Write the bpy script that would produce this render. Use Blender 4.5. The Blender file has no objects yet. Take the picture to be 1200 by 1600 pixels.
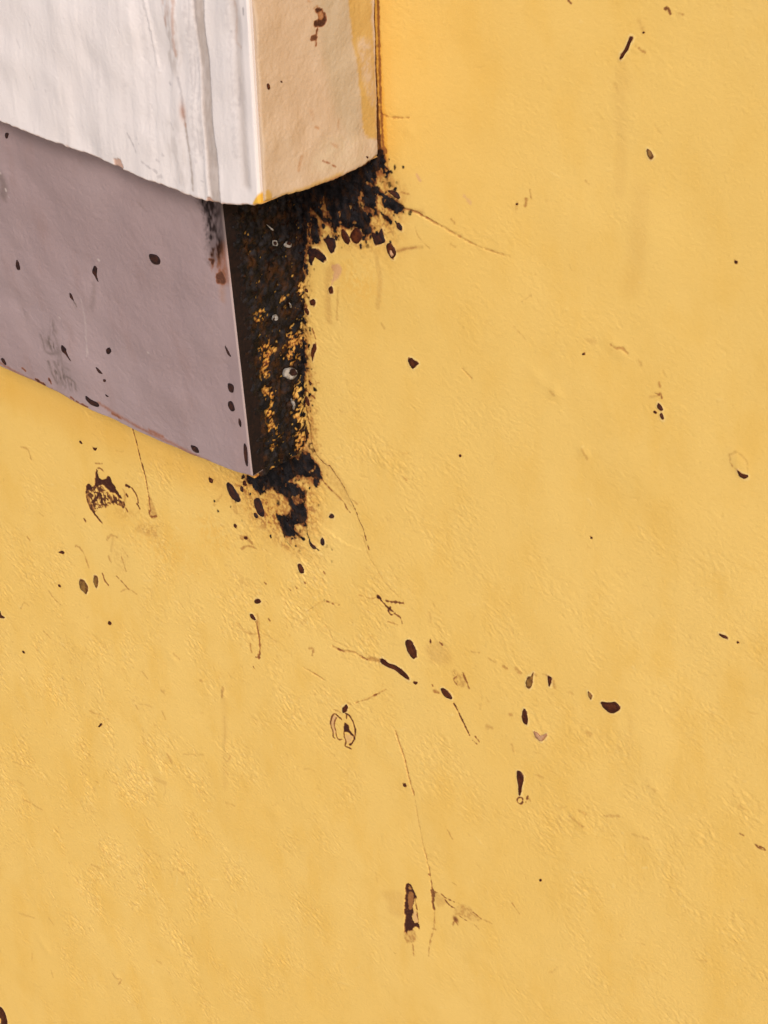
import bpy, math, random
import numpy as np
from mathutils import Matrix, Vector

# ------------------------------------------------------------------ camera, sky, sun, exposure
C = bpy.context.scene.collection
SC = bpy.context.scene
CAM_R = np.array([[0.72606254, 0.68715882, -0.02541563],
                  [-0.32978479, 0.38041274, 0.8640186],
                  [0.60338643, -0.61894985, 0.50281796]])      # rows: right, up, backwards
FOC, DIST, ZC = 3400.0, 1.62, 1.12                              # focal length in photo pixels, metres to wall, height of aim point
CAM_P = np.array([0, 0, ZC]) + DIST * CAM_R[2]
cam = bpy.data.objects.new('camera', bpy.data.cameras.new('camera'))
C.objects.link(cam)
cam.matrix_world = Matrix([[*CAM_R[:, 0], CAM_P[0]], [*CAM_R[:, 1], CAM_P[1]], [*CAM_R[:, 2], CAM_P[2]], [0, 0, 0, 1]])
cam.data.sensor_fit = 'VERTICAL'
cam.data.sensor_height = 24
cam.data.lens = 24 * FOC / 1600
cam.data.clip_start, cam.data.clip_end = 0.05, 500
SC.camera = cam

SUN_TO = Vector((0.56, -0.66, 0.55)).normalized()               # direction towards the sun
sun = bpy.data.objects.new('sun', bpy.data.lights.new('sun', 'SUN'))
C.objects.link(sun)
sun.data.energy, sun.data.angle, sun.data.color = 1.5, math.radians(10), (1.0, 0.95, 0.89)
sun.rotation_euler = SUN_TO.to_track_quat('Z', 'Y').to_euler()
sun.location = (2, -3, 4)
W = bpy.data.worlds.new('World')
SC.world = W
W.use_nodes = True
nt = W.node_tree
sky = nt.nodes.new('ShaderNodeTexSky')
sky.sky_type = 'NISHITA'
sky.sun_disc = False
sky.sun_elevation = math.asin(SUN_TO.z)
sky.sun_rotation = math.atan2(SUN_TO.x, SUN_TO.y)
sky.dust_density = 3.0
nt.links.new(sky.outputs[0], nt.nodes['Background'].inputs[0])
nt.nodes['Background'].inputs[1].default_value = 0.10
SC.view_settings.view_transform = 'Standard'
SC.view_settings.look = 'None'
SC.view_settings.gamma = 1
SC.view_settings.exposure = 0.46

STEP = 0.00075          # spacing of the relief grids, metres
PX = 0.0006             # size on the wall of one pixel of the reference photograph
rng = np.random.default_rng(7)
random.seed(7)

# ------------------------------------------------------------------ surveying: photo measurement -> point on a real plane
def ray(px, py):
    px = np.asarray(px, float); py = np.asarray(py, float)
    d = ((px - 600) / FOC)[..., None] * CAM_R[0] + (-(py - 800) / FOC)[..., None] * CAM_R[1] - CAM_R[2]
    return d

def on_plane(p, O, N):
    d = ray(p[..., 0], p[..., 1])
    t = ((O - CAM_P) @ N) / (d @ N)
    return CAM_P + d * t[..., None]

def project(P):
    v = (np.asarray(P) - CAM_P) @ CAM_R.T
    return np.stack([600 + FOC * v[..., 0] / -v[..., 2], 800 - FOC * v[..., 1] / -v[..., 2]], -1)

def Z(x0, y0, s, pts):
    """points read off an enlargement: offset, magnification"""
    return [(x0 + x / s, y0 + y / s) for x, y in pts]

WALL_O, WALL_N = np.array([0, 0, 0.0]), np.array([0, -1.0, 0])
def wall_pt(px, py): return on_plane(np.array([px, py], float), WALL_O, WALL_N)

def out_from_wall(base, px, py):
    """how far out along the wall's normal from base one has to go to be seen nearest (px,py)"""
    ds = np.linspace(0.0, 0.4, 4001)
    P = base + ds[:, None] * WALL_N
    q = project(P)
    return float(ds[np.argmin((q[:, 0] - px) ** 2 + (q[:, 1] - py) ** 2)])

# ------------------------------------------------------------------ numeric helpers
def smooth(e0, e1, x):
    t = np.clip((x - e0) / (e1 - e0), 0, 1)
    return t * t * (3 - 2 * t)

def fft_noise(n, m, stepx, stepy, fn, seed):
    r = np.random.default_rng(seed)
    fx = np.fft.fftfreq(n, stepx)[:, None]; fy = np.fft.rfftfreq(m, stepy)[None, :]
    amp = fn(fx, fy)
    amp[0, 0] = 0
    ph = r.normal(size=amp.shape) + 1j * r.normal(size=amp.shape)
    f = np.fft.irfft2(amp * ph, s=(n, m))
    return (f / f.std()).astype(np.float32)

def band(lo, hi, p=1.0, ang=0.0, aniso=1.0):
    """band-passed spectrum; wavelengths lo..hi metres, stretched by aniso along direction ang"""
    ca, sa = math.cos(ang), math.sin(ang)
    def fn(fx, fy):
        a = (fx * ca + fy * sa) * aniso; b = -fx * sa + fy * ca
        f = np.sqrt(a * a + b * b) + 1e-9
        return np.exp(-(f * lo) ** 2) * (1 - np.exp(-(f * hi) ** 2)) / f ** p
    return fn

def curve(pts, n=6, closed=False):
    P = np.asarray(pts, float)
    k = len(P)
    if k < 3 and not closed:
        t = np.linspace(0, 1, n + 1)[:, None]
        return P[0] * (1 - t) + P[-1] * t
    out = []
    rngk = range(k) if closed else range(k - 1)
    for i in rngk:
        if closed:
            a, b, c, d = P[i - 1], P[i], P[(i + 1) % k], P[(i + 2) % k]
        else:
            a, b, c, d = P[max(i - 1, 0)], P[i], P[i + 1], P[min(i + 2, k - 1)]
        for j in range(n):
            t = j / n
            out.append(0.5 * (2 * b + (c - a) * t + (2 * a - 5 * b + 4 * c - d) * t * t + (3 * b - 3 * c + d - a) * t ** 3))
    if not closed: out.append(P[-1])
    return np.array(out)

def coords(lo, hi, step, far_lo, far_hi):
    """dense between lo and hi, then widening steps out to far_lo / far_hi"""
    dense = np.arange(lo, hi, step)
    def tail(a, b):
        out = []; s = step * 3; v = a; sg = 1 if b > a else -1
        while (b - v) * sg > s:
            v += sg * s; out.append(v); s *= 1.6
        out.append(b)
        return np.array(out)
    L = tail(dense[0], far_lo)[::-1] if far_lo < dense[0] - step else np.array([])
    R = tail(dense[-1], far_hi) if far_hi > dense[-1] + step else np.array([])
    return np.concatenate([L, dense, R]), len(L), len(dense)

# ------------------------------------------------------------------ a plastered surface: flat plane + real relief + masks of paint, dirt and mould
class Surface:
    def __init__(self, O, A, B, N, s, t, s0, sn, t0, tn, off=None):
        self.O, self.A, self.B, self.N = O, A, B, N
        self.s, self.t = s, t
        self.d = (s0, sn, t0, tn)
        self.off = np.zeros(len(s)) if off is None else off
        self.h = np.zeros((len(s), len(t)), np.float32)
        self.m = {}
        self.wob = self.noise(band(0.002, 0.012, 1.0), 11) * 0.0006
    def ch(self, k):
        if k not in self.m: self.m[k] = np.zeros((len(self.s), len(self.t)), np.float32)
        return self.m[k]
    def noise(self, fn, seed, fade=20):
        s0, sn, t0, tn = self.d
        f = fft_noise(sn, tn, self.s[s0 + 1] - self.s[s0], self.t[t0 + 1] - self.t[t0], fn, seed)
        out = np.zeros((len(self.s), len(self.t)), np.float32)
        wa = np.ones(sn); wb = np.ones(tn)
        r = np.linspace(0, 1, fade)
        if s0 > 0: wa[:fade] = r
        if s0 + sn < len(self.s): wa[-fade:] = r[::-1]
        if t0 > 0: wb[:fade] = r
        if t0 + tn < len(self.t): wb[-fade:] = r[::-1]
        out[s0:s0 + sn, t0:t0 + tn] = f * wa[:, None] * wb[None, :]
        return out
    def uv(self, pts):
        """photo measurements -> metres on this surface"""
        P = on_plane(np.asarray(pts, float), self.O, self.N) - self.O
        return np.stack([P @ self.A, P @ self.B], -1)
    def window(self, q, pad):
        lo = q.min(0) - pad; hi = q.max(0) + pad
        i0, i1 = np.searchsorted(self.s, [lo[0], hi[0]])
        if i1 <= i0: return None
        o = self.off[i0:i1]
        j0 = np.searchsorted(self.t, lo[1] - o.max()); j1 = np.searchsorted(self.t, hi[1] - o.min())
        if j1 <= j0: return None
        S, T = np.meshgrid(self.s[i0:i1], self.t[j0:j1], indexing='ij')
        return slice(i0, i1), slice(j0, j1), S, T + o[:, None]
    def put(self, k, i, j, v, mode):
        a = self.h if k == 'h' else self.ch(k)
        if mode == 'max': a[i, j] = np.maximum(a[i, j], v)
        elif mode == 'add': a[i, j] += v
        elif mode == 'cut': a[i, j] *= 1 - v
    def stroke(self, pts, w, k='brown', v=1.0, w1=None, soft=1.0, wob=0.5, depth=0.0, n=5, fade=0.0):
        """a line of dirt or a crack, w photo-pixels wide"""
        q = self.uv(curve(pts, n))
        ws = np.linspace(w, w if w1 is None else w1, len(q)) * PX / 2
        sf = soft * PX
        win = self.window(q, max(ws) + 3 * sf + 0.001)
        if win is None: return
        i, j, S, T = win
        best = np.full(S.shape, 9.0)
        for a, b, wa, wb in zip(q[:-1], q[1:], ws[:-1], ws[1:]):
            e = b - a; L = e @ e + 1e-12
            u = np.clip(((S - a[0]) * e[0] + (T - a[1]) * e[1]) / L, 0, 1)
            dd = np.hypot(S - a[0] - u * e[0], T - a[1] - u * e[1]) - (wa + (wb - wa) * u)
            best = np.minimum(best, dd)
        best = best + self.wob[i, j] * wob
        f = 1 - smooth(-sf, sf, best)
        self.put(k, i, j, f * v, 'add' if k == 'h' else 'max')
        if depth: self.put('h', i, j, -depth * (1 - smooth(-sf * 1.5, sf * 1.5, best)), 'add')
    def poly(self, pts, k='brown', v=1.0, soft=1.0, wob=0.6, mode='max', n=5, depth=0.0, tex=None):
        q = self.uv(curve(pts, n, True))
        sf = soft * PX
        win = self.window(q, 3 * sf + 0.001)
        if win is None: return
        i, j, S, T = win
        ins = np.zeros(S.shape, bool); dist = np.full(S.shape, 9.0)
        for a, b in zip(q, np.roll(q, -1, 0)):
            c = (a[1] > T) != (b[1] > T)
            with np.errstate(divide='ignore', invalid='ignore'):
                x = (b[0] - a[0]) * (T - a[1]) / (b[1] - a[1] + 1e-15) + a[0]
            ins ^= c & (S < x)
            e = b - a; L = e @ e + 1e-12
            u = np.clip(((S - a[0]) * e[0] + (T - a[1]) * e[1]) / L, 0, 1)
            dist = np.minimum(dist, np.hypot(S - a[0] - u * e[0], T - a[1] - u * e[1]))
        sd = np.where(ins, -dist, dist) + self.wob[i, j] * wob
        f = (1 - smooth(-sf, sf, sd))
        if tex is not None: f = f * tex[i, j]
        self.put(k, i, j, f * v, mode)
        if depth: self.put('h', i, j, -depth * (1 - smooth(-sf, sf, sd)), 'add')
    def blob(self, px, py, rx, ry, k, v=1.0, mode='max', ang=0.0, tex=None):
        """soft-edged patch, radii in photo pixels"""
        c = self.uv([(px, py)])[0]
        r = max(rx, ry) * PX * 2.6
        win = self.window(np.array([c]), r)
        if win is None: return
        i, j, S, T = win
        a, b = S - c[0], T - c[1]
        ca, sa = math.cos(ang), math.sin(ang)
        f = np.exp(-(((a * ca + b * sa) / (rx * PX)) ** 2 + ((-a * sa + b * ca) / (ry * PX)) ** 2))
        if tex is not None: f = f * tex[i, j]
        self.put(k, i, j, (f * v).astype(np.float32), mode)
    def points(self, h=None):
        S, T = np.meshgrid(self.s, self.t, indexing='ij')
        T = T + self.off[:, None]
        h = self.h if h is None else h
        return self.O + S[..., None] * self.A + T[..., None] * self.B + h[..., None] * self.N
    def height_at(self, q):
        i = np.clip(np.searchsorted(self.s, q[:, 0]), 1, len(self.s) - 2)
        o = self.off[i]
        j = np.clip(np.searchsorted(self.t, q[:, 1] - o), 1, len(self.t) - 2)
        return np.maximum(self.h[i, j], np.maximum(self.h[i - 1, j], self.h[i, j - 1]))
    def build(self, name, material, depth, parent=None, base=(0, 0, 0), side=None, back_n=None):
        """front relief grid, four sides running back by depth and a back, in one closed mesh"""
        n, m = len(self.s), len(self.t)
        P = self.points()
        flip = np.dot(np.cross(self.A, self.B), self.N) < 0
        idx = np.arange(n * m).reshape(n, m)
        f = np.stack([idx[:-1, :-1], idx[1:, :-1], idx[1:, 1:], idx[:-1, 1:]], -1).reshape(-1, 4)
        V = [P.reshape(-1, 3)]; F = [f]; src = [np.arange(n * m)]; kind = [np.zeros(n * m)]
        loop = np.concatenate([idx[:, 0], idx[-1, 1:], idx[-2::-1, -1], idx[0, -2:0:-1]])
        lab = np.concatenate([np.full(n, 1), np.full(m - 1, 2), np.full(n - 1, 3), np.full(m - 2, 4)])
        L = len(loop); at = n * m
        ring = V[0][loop]
        bn = self.N if back_n is None else back_n
        rows = [ring, ring - bn * min(0.004, depth * 0.3), ring - bn * depth]
        for r in rows: V.append(r); src.append(loop); kind.append(lab)
        a = np.arange(L); b = (a + 1) % L
        for r in range(2):
            F.append(np.stack([at + r * L + b, at + r * L + a, at + (r + 1) * L + a, at + (r + 1) * L + b], -1))
        V = np.concatenate(V); F = np.concatenate(F); src = np.concatenate(src); kind = np.concatenate(kind)
        if flip: F = F[:, ::-1]
        cap = at + 2 * L + a
        cap = cap[::-1] if not flip else cap
        masks = {}
        for k, v in self.m.items():
            w = v.reshape(-1)[src]
            if side and k in side:
                for lb, val in side[k].items(): w = np.where(kind == lb, val, w)
            masks[k] = w
        smooth_n = len(f)
        return grid_object(name, V - np.array(base), F, material, masks, parent, base, smooth_n, cap[::-1])

def grid_object(name, V, F, material, masks, parent, base, smooth_n=None, cap=None):
    me = bpy.data.meshes.new(name)
    nc = 0 if cap is None else len(cap)
    me.vertices.add(len(V))
    me.vertices.foreach_set('co', np.ascontiguousarray(V, np.float32).ravel())
    nl = len(F) * 4 + nc
    me.loops.add(nl)
    li = F.ravel()
    if nc: li = np.concatenate([li, cap])
    me.loops.foreach_set('vertex_index', np.ascontiguousarray(li, np.int32))
    np_ = len(F) + (1 if nc else 0)
    me.polygons.add(np_)
    st = np.arange(len(F)) * 4; tot = np.full(len(F), 4)
    if nc: st = np.append(st, len(F) * 4); tot = np.append(tot, nc)
    me.polygons.foreach_set('loop_start', st.astype(np.int32))
    sm = np.zeros(np_, bool); sm[:(len(F) if smooth_n is None else smooth_n)] = True
    me.polygons.foreach_set('use_smooth', sm)
    me.update(calc_edges=True)
    for k, v in masks.items():
        at = me.attributes.new(k, 'FLOAT', 'POINT')
        at.data.foreach_set('value', np.ascontiguousarray(v, np.float32))
    me.validate()
    me.materials.append(material)
    o = bpy.data.objects.new(name, me)
    C.objects.link(o)
    if parent is None: o.location = base
    else: o.parent = parent
    return o

# ------------------------------------------------------------------ materials (node based)
class Nodes:
    def __init__(self, name, rough=0.8, spec=0.25):
        self.mat = bpy.data.materials.new(name)
        self.mat.use_nodes = True
        self.t = self.mat.node_tree
        self.b = self.t.nodes['Principled BSDF']
        self.b.inputs['Roughness'].default_value = rough
        self.b.inputs['Specular IOR Level'].default_value = spec
        self.tc = self.t.nodes.new('ShaderNodeTexCoord').outputs['Object']
    def link(self, a, b): self.t.links.new(a, b)
    def attr(self, k):
        n = self.t.nodes.new('ShaderNodeAttribute'); n.attribute_name = k
        return n.outputs['Fac']
    def noise(self, scale, detail=4, rough=0.55, stretch=(1, 1, 1), dist=0.0):
        m = self.t.nodes.new('ShaderNodeMapping'); m.inputs['Scale'].default_value = stretch
        self.link(self.tc, m.inputs['Vector'])
        n = self.t.nodes.new('ShaderNodeTexNoise')
        n.inputs['Scale'].default_value = scale; n.inputs['Detail'].default_value = detail
        n.inputs['Roughness'].default_value = rough; n.inputs['Distortion'].default_value = dist
        self.link(m.outputs[0], n.inputs['Vector'])
        return n.outputs['Fac']
    def ramp(self, x, lo, hi, a=0.0, b=1.0):
        n = self.t.nodes.new('ShaderNodeMapRange'); n.interpolation_type = 'SMOOTHSTEP'
        for k, v in zip(('From Min', 'From Max', 'To Min', 'To Max'), (lo, hi, a, b)): n.inputs[k].default_value = v
        self.link(x, n.inputs['Value'])
        return n.outputs[0]
    def math(self, op, a, b):
        n = self.t.nodes.new('ShaderNodeMath'); n.operation = op
        for i, x in enumerate((a, b)):
            if isinstance(x, (int, float)): n.inputs[i].default_value = x
            else: self.link(x, n.inputs[i])
        return n.outputs[0]
    def mix(self, fac, a, b):
        n = self.t.nodes.new('ShaderNodeMix'); n.data_type = 'RGBA'
        for sock, x in ((n.inputs[0], fac), (n.inputs[6], a), (n.inputs[7], b)):
            if isinstance(x, (int, float)): sock.default_value = x
            elif isinstance(x, tuple): sock.default_value = (*x, 1)
            else: self.link(x, sock)
        return n.outputs[2]
    def out(self, col, rough=None, bumps=(), matt=False):
        if matt: self.link(self.ramp(self.attr('mould'), 0, 1, self.b.inputs['Specular IOR Level'].default_value, 0.03), self.b.inputs['Specular IOR Level'])
        self.link(col, self.b.inputs['Base Color'])
        if rough is not None: self.link(rough, self.b.inputs['Roughness'])
        prev = None
        for h, dist, st in bumps:
            n = self.t.nodes.new('ShaderNodeBump'); n.inputs['Distance'].default_value = dist; n.inputs['Strength'].default_value = st
            self.link(h, n.inputs['Height'])
            if prev: self.link(prev, n.inputs['Normal'])
            prev = n.outputs[0]
        if prev: self.link(prev, self.b.inputs['Normal'])
        return self.mat

def stains(g, c):
    """dirt that lies on paint: tan film, brown lines, black mould"""
    n1 = g.noise(420, 3)
    c = g.mix(g.math('MULTIPLY', g.attr('tan'), g.ramp(n1, 0.25, 0.65, 0.55, 1.0)), c, (0.35, 0.140, 0.034))
    br = g.math('MULTIPLY', g.attr('brown'), g.ramp(g.noise(600, 2), 0.2, 0.6, 0.8, 1.0))
    c = g.mix(g.ramp(br, 0.0, 0.50, 0.0, 0.85), c, (0.26, 0.080, 0.022))
    c = g.mix(g.ramp(br, 0.32, 1.0), c, (0.046, 0.012, 0.007))
    c = g.mix(g.attr('mould'), c, g.mix(g.ramp(g.noise(300, 4), 0.35, 0.7), (0.0035, 0.0024, 0.0030), (0.0130, 0.0062, 0.0052)))
    return c

YEL = (0.72, 0.466, 0.125)
def yellow_paint():
    g = Nodes('yellow_limewash', 0.75, 0.22)
    c = g.mix(g.ramp(g.noise(5, 4, 0.5), 0.35, 0.65), YEL, (0.74, 0.490, 0.143))
    c = g.mix(g.ramp(g.noise(26, 5, 0.6, (1, 1, 0.55)), 0.42, 0.72, 0, 0.85), c, (0.70, 0.435, 0.102))
    c = g.mix(g.ramp(g.noise(70, 5, 0.65, (0.45, 1, 1), 0.4), 0.55, 0.80, 0, 0.35), c, (0.63, 0.385, 0.088))
    c = g.mix(g.ramp(g.noise(520, 4, 0.7, (0.8, 1, 1)), 0.52, 0.78, 0, 0.34), c, (0.60, 0.355, 0.078))
    c = g.mix(g.ramp(g.noise(430, 4, 0.7), 0.56, 0.80, 0, 0.40), c, (0.78, 0.56, 0.20))
    c = g.mix(g.attr('pale'), c, (0.73, 0.51, 0.165))
    c = g.mix(g.attr('halo'), c, (0.78, 0.60, 0.27))
    c = g.mix(g.attr('orange'), c, (0.68, 0.33, 0.035))
    c = g.mix(g.attr('pink'), c, (0.60, 0.33, 0.17))
    c = stains(g, c)
    r = g.ramp(g.noise(40, 3), 0.3, 0.7, 0.62, 0.85)
    return g.out(c, r, [(g.noise(800, 3, 0.7), 0.0006, 0.28), (g.noise(190, 6, 0.65, (0.6, 1, 1)), 0.001, 0.17)], matt=True)

def white_paint():
    g = Nodes('weathered_white_paint', 0.6, 0.35)
    c = g.mix(g.ramp(g.noise(14, 4), 0.35, 0.65), (0.71, 0.645, 0.635), (0.68, 0.615, 0.605))
    c = g.mix(g.ramp(g.noise(60, 5, 0.6, (1, 1, 0.06)), 0.50, 0.78, 0, 0.28), c, (0.50, 0.445, 0.43))
    c = g.mix(g.ramp(g.noise(240, 4, 0.6, (1, 1, 0.12)), 0.58, 0.8, 0, 0.25), c, (0.72, 0.70, 0.72))
    c = g.mix(g.attr('groove'), c, (0.40, 0.328, 0.295))
    c = g.mix(g.attr('grey'), c, (0.34, 0.30, 0.31))
    c = g.mix(g.attr('yellow'), c, (0.70, 0.38, 0.02))
    c = g.mix(g.attr('rust'), c, (0.42, 0.20, 0.12))
    c = stains(g, c)
    return g.out(c, None, [(g.noise(700, 3), 0.0005, 0.15), (g.noise(90, 5, 0.6, (1, 1, 0.15)), 0.001, 0.15)], matt=True)

def beige_paint():
    g = Nodes('beige_paint', 0.68, 0.28)
    c = g.mix(g.ramp(g.noise(16, 4), 0.35, 0.65), (0.505, 0.375, 0.268), (0.525, 0.405, 0.302))
    c = g.mix(g.ramp(g.noise(70, 5, 0.6, (1, 1, 0.35)), 0.5, 0.78, 0, 0.5), c, (0.455, 0.32, 0.205))
    c = g.mix(g.attr('greyband'), c, (0.43, 0.35, 0.25))
    c = g.mix(g.attr('pale'), c, (0.52, 0.43, 0.31))
    c = g.mix(g.attr('yellow'), c, (0.49, 0.305, 0.080))
    c = g.mix(g.attr('rust'), c, (0.45, 0.22, 0.12))
    c = stains(g, c)
    return g.out(c, None, [(g.noise(800, 3), 0.0005, 0.2), (g.noise(110, 5), 0.001, 0.12)], matt=True)

def mauve_paint():
    g = Nodes('mauve_grey_paint', 0.62, 0.3)
    c = g.mix(g.ramp(g.noise(9, 4), 0.35, 0.65), (0.312, 0.225, 0.228), (0.345, 0.254, 0.258))
    c = g.mix(g.ramp(g.noise(45, 5, 0.6, (1, 1, 0.4)), 0.5, 0.8, 0, 0.5), c, (0.275, 0.180, 0.170))
    c = g.mix(g.ramp(g.noise(500, 3), 0.62, 0.8, 0, 0.35), c, (0.38, 0.29, 0.285))
    c = g.mix(g.attr('grey'), c, (0.125, 0.090, 0.075))
    c = g.mix(g.attr('pale'), c, (0.48, 0.39, 0.37))
    c = stains(g, c)
    return g.out(c, None, [(g.noise(800, 3), 0.0005, 0.2), (g.noise(120, 5), 0.001, 0.12)], matt=True)

def mould_material():
    g = Nodes('black_mould_crust', 0.75, 0.12)
    c = g.mix(g.ramp(g.noise(130, 4, 0.6), 0.40, 0.66), (0.0050, 0.0040, 0.0048), (0.0185, 0.0160, 0.0185))
    c = g.mix(g.ramp(g.noise(100, 4, 0.65, (1.3, 1, 0.8)), 0.48, 0.70, 0, 0.85), c, (0.052, 0.020, 0.007))
    c = g.mix(g.ramp(g.noise(330, 3, 0.7), 0.64, 0.80, 0, 0.5), c, (0.085, 0.078, 0.076))
    return g.out(c, g.ramp(g.noise(200, 3), 0.3, 0.7, 0.45, 0.8), [(g.noise(420, 5, 0.65), 0.001, 0.28)])

def spot_material(name, dark, light, at=0.55):
    g = Nodes(name, 0.6, 0.16)
    c = g.mix(g.ramp(g.math('SUBTRACT', g.noise(300, 4, 0.65), g.math('MULTIPLY', g.attr('rim'), 0.22)), at - 0.28, at + 0.08), dark, light)
    return g.out(c, None, [(g.noise(700, 3), 0.0004, 0.3)], matt=True)

M_YEL, M_WHT, M_BEI, M_MAU, M_MLD = yellow_paint(), white_paint(), beige_paint(), mauve_paint(), mould_material()
M_SPOT = spot_material('dark_brown_crust', (0.042, 0.010, 0.005), (0.100, 0.026, 0.009), 0.58)
M_BLK = spot_material('black_brown_crust', (0.018, 0.009, 0.010), (0.060, 0.020, 0.012), 0.55)
M_OLV = spot_material('olive_brown_crust', (0.10, 0.040, 0.012), (0.25, 0.125, 0.030), 0.5)
M_PNK = spot_material('bare_pink_plaster', (0.36, 0.18, 0.09), (0.52, 0.30, 0.17), 0.5)
M_FLK = spot_material('pale_paint_flake', (0.13, 0.12, 0.115), (0.40, 0.37, 0.355), 0.45)

def empty(name, loc):
    o = bpy.data.objects.new(name, None); C.objects.link(o); o.location = loc; o.empty_display_size = 0.1
    return o

def spot(surf, pts, parent, base, mat=None, name='dirt_spot', h=0.9, lift=0.1, n=4):
    """a dried drop of dirt: traced outline, thin edge, domed middle (heights in mm)"""
    q = surf.uv(curve(pts, n, True))
    k = len(q)
    c = q.mean(0)
    jit = np.random.default_rng(k * 7 + int(abs(q.sum()) * 1e4) % 997).normal(0, 1, k)
    jit = (jit + np.roll(jit, 1) + 0.6 * np.roll(jit, 2)) / 2
    q = c + (q - c) * (1 + 0.055 * jit)[:, None]
    if not hasattr(spot, 'i'): spot.i = 0
    spot.i += 1
    r = np.random.default_rng(spot.i)
    rings, faces = [], []
    for f, hh in ((1.0, -0.5), (1.0, 0.12), (0.86, h * 0.7), (0.5, h), (0.2, h * (0.7 + 0.5 * r.random()))):
        p = c + (q - c) * f
        z = surf.height_at(p) + (hh + lift + (r.random(k) - 0.5) * (0.25 if f < 1 else 0.05) * h) * 0.001
        rings.append(surf.O + p[:, :1] * surf.A + p[:, 1:] * surf.B + z[:, None] * surf.N)
    V = np.concatenate(rings + [rings[-1].mean(0)[None]]) - np.array(base)
    flip = np.dot(np.cross(surf.A, surf.B), surf.N) < 0
    area = 0.5 * np.sum(q[:, 0] * np.roll(q[:, 1], -1) - q[:, 1] * np.roll(q[:, 0], -1))
    rev = (area < 0) != flip
    for a in range(len(rings) - 1):
        for i in range(k):
            j = (i + 1) % k
            faces.append((a * k + i, a * k + j, (a + 1) * k + j, (a + 1) * k + i))
    for i in range(k): faces.append(((len(rings) - 1) * k + i, (len(rings) - 1) * k + (i + 1) % k, len(rings) * k))
    if rev: faces = [f[::-1] for f in faces]
    me = bpy.data.meshes.new(name); me.from_pydata(V.tolist(), [], faces); me.update()
    rim = np.concatenate([np.repeat([1.0, 1.0, 0.75, 0.2, 0.0], k), [0.0]]).astype(np.float32)
    me.attributes.new('rim', 'FLOAT', 'POINT').data.foreach_set('value', rim)
    me.polygons.foreach_set('use_smooth', np.ones(len(faces), bool))
    me.materials.append(mat or M_SPOT)
    o = bpy.data.objects.new(name, me); C.objects.link(o); o.parent = parent
    return o

def crust(surf, mask, parent, base, seed, amp=0.9, name='mould_patch', thr=0.5):
    """mould standing on the surface: it sinks under the paint where the mask ends, so its edge is a real contour"""
    s0, sn, t0, tn = surf.d
    lum = surf.noise(band(0.0016, 0.010, 0.8), seed)
    big = surf.noise(band(0.006, 0.03, 1.0), seed + 1)
    f = smooth(thr - 0.25, thr + 0.35, mask)
    hh = (-0.0008 + f * (0.0011 + 0.00010 * amp * np.clip(lum, -1.6, 2.5) + 0.00018 * np.clip(big, -1.5, 2))).astype(np.float32)
    P = surf.points(surf.h + hh).reshape(-1, 3) - np.array(base)
    n, m = mask.shape
    on = mask > thr - 0.2
    q = on[:-1, :-1] | on[1:, :-1] | on[1:, 1:] | on[:-1, 1:]
    idx = np.arange(n * m).reshape(n, m)
    F = np.stack([idx[:-1, :-1], idx[1:, :-1], idx[1:, 1:], idx[:-1, 1:]], -1)[q]
    used = np.unique(F)
    mp = np.zeros(n * m, np.int64); mp[used] = np.arange(len(used))
    F = mp[F]
    if np.dot(np.cross(surf.A, surf.B), surf.N) < 0: F = F[:, ::-1]
    return grid_object(name, P[used], F, M_MLD, {}, parent, base)

# ------------------------------------------------------------------ the pavement in front of the wall
def pavement():
    g = Nodes('concrete_paving', 0.85, 0.2)
    c = g.mix(g.ramp(g.noise(3, 5), 0.35, 0.65), (0.30, 0.28, 0.25), (0.24, 0.225, 0.205))
    c = g.mix(g.ramp(g.noise(120, 4), 0.55, 0.75, 0, 0.5), c, (0.16, 0.15, 0.14))
    m = g.out(c, None, [(g.noise(150, 4), 0.002, 0.4)])
    me = bpy.data.meshes.new('pavement')
    me.from_pydata([(-40, 40, 0), (-40, -80, 0), (40, -80, 0), (40, 40, 0)], [], [(0, 1, 2, 3)])
    me.materials.append(m)
    o = bpy.data.objects.new('pavement', me); C.objects.link(o); o['kind'] = 'structure'
pavement()

# ------------------------------------------------------------------ the yellow wall
corners = np.array([wall_pt(x, y) for x, y in ((-40, -40), (1240, -40), (1240, 1640), (-40, 1640))])
x0, x1 = corners[:, 0].min(), corners[:, 0].max()
z0, z1 = corners[:, 2].min(), corners[:, 2].max()
xs, s0, sn = coords(x0, x1, STEP, -2.6, 3.0)
zs, t0, tn = coords(z0, z1, STEP, -0.05, 3.2)
print('wall grid', len(xs), len(zs), x0, x1, z0, z1)
wall = Surface(WALL_O, np.array([1.0, 0, 0]), np.array([0, 0, 1.0]), WALL_N, xs, zs, s0, sn, t0, tn)
for k in ('tan', 'brown', 'mould', 'pale', 'orange', 'pink', 'halo'): wall.ch(k)

# relief of the render: slow waves, sideways trowel strokes (rougher to the lower left), grain
rough = np.zeros_like(wall.h)
S_, T_ = np.meshgrid(xs, zs, indexing='ij')
cA = wall.uv([(150, 1250)])[0]; cB = wall.uv([(420, 900)])[0]; cC = wall.uv([(1000, 1350)])[0]
for c, r, a in ((cA, 0.30, 1.0), (cB, 0.22, 0.8), (cC, 0.22, 0.45)):
    rough = np.maximum(rough, a * np.exp(-((S_ - c[0]) ** 2 + (T_ - c[1]) ** 2) / r ** 2))
rough = 0.15 + 0.85 * rough
wall.h += 0.00022 * wall.noise(band(0.05, 0.30, 1.2), 1)
tr = wall.noise(band(0.0016, 0.011, 0.55, math.radians(-14), 2.4), 2)
tr2 = wall.noise(band(0.002, 0.014, 0.6, math.radians(-40), 2.4), 3)
patchy = np.clip(0.5 + 0.8 * wall.noise(band(0.03, 0.12, 1.0), 4), 0.1, 2.0)
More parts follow.
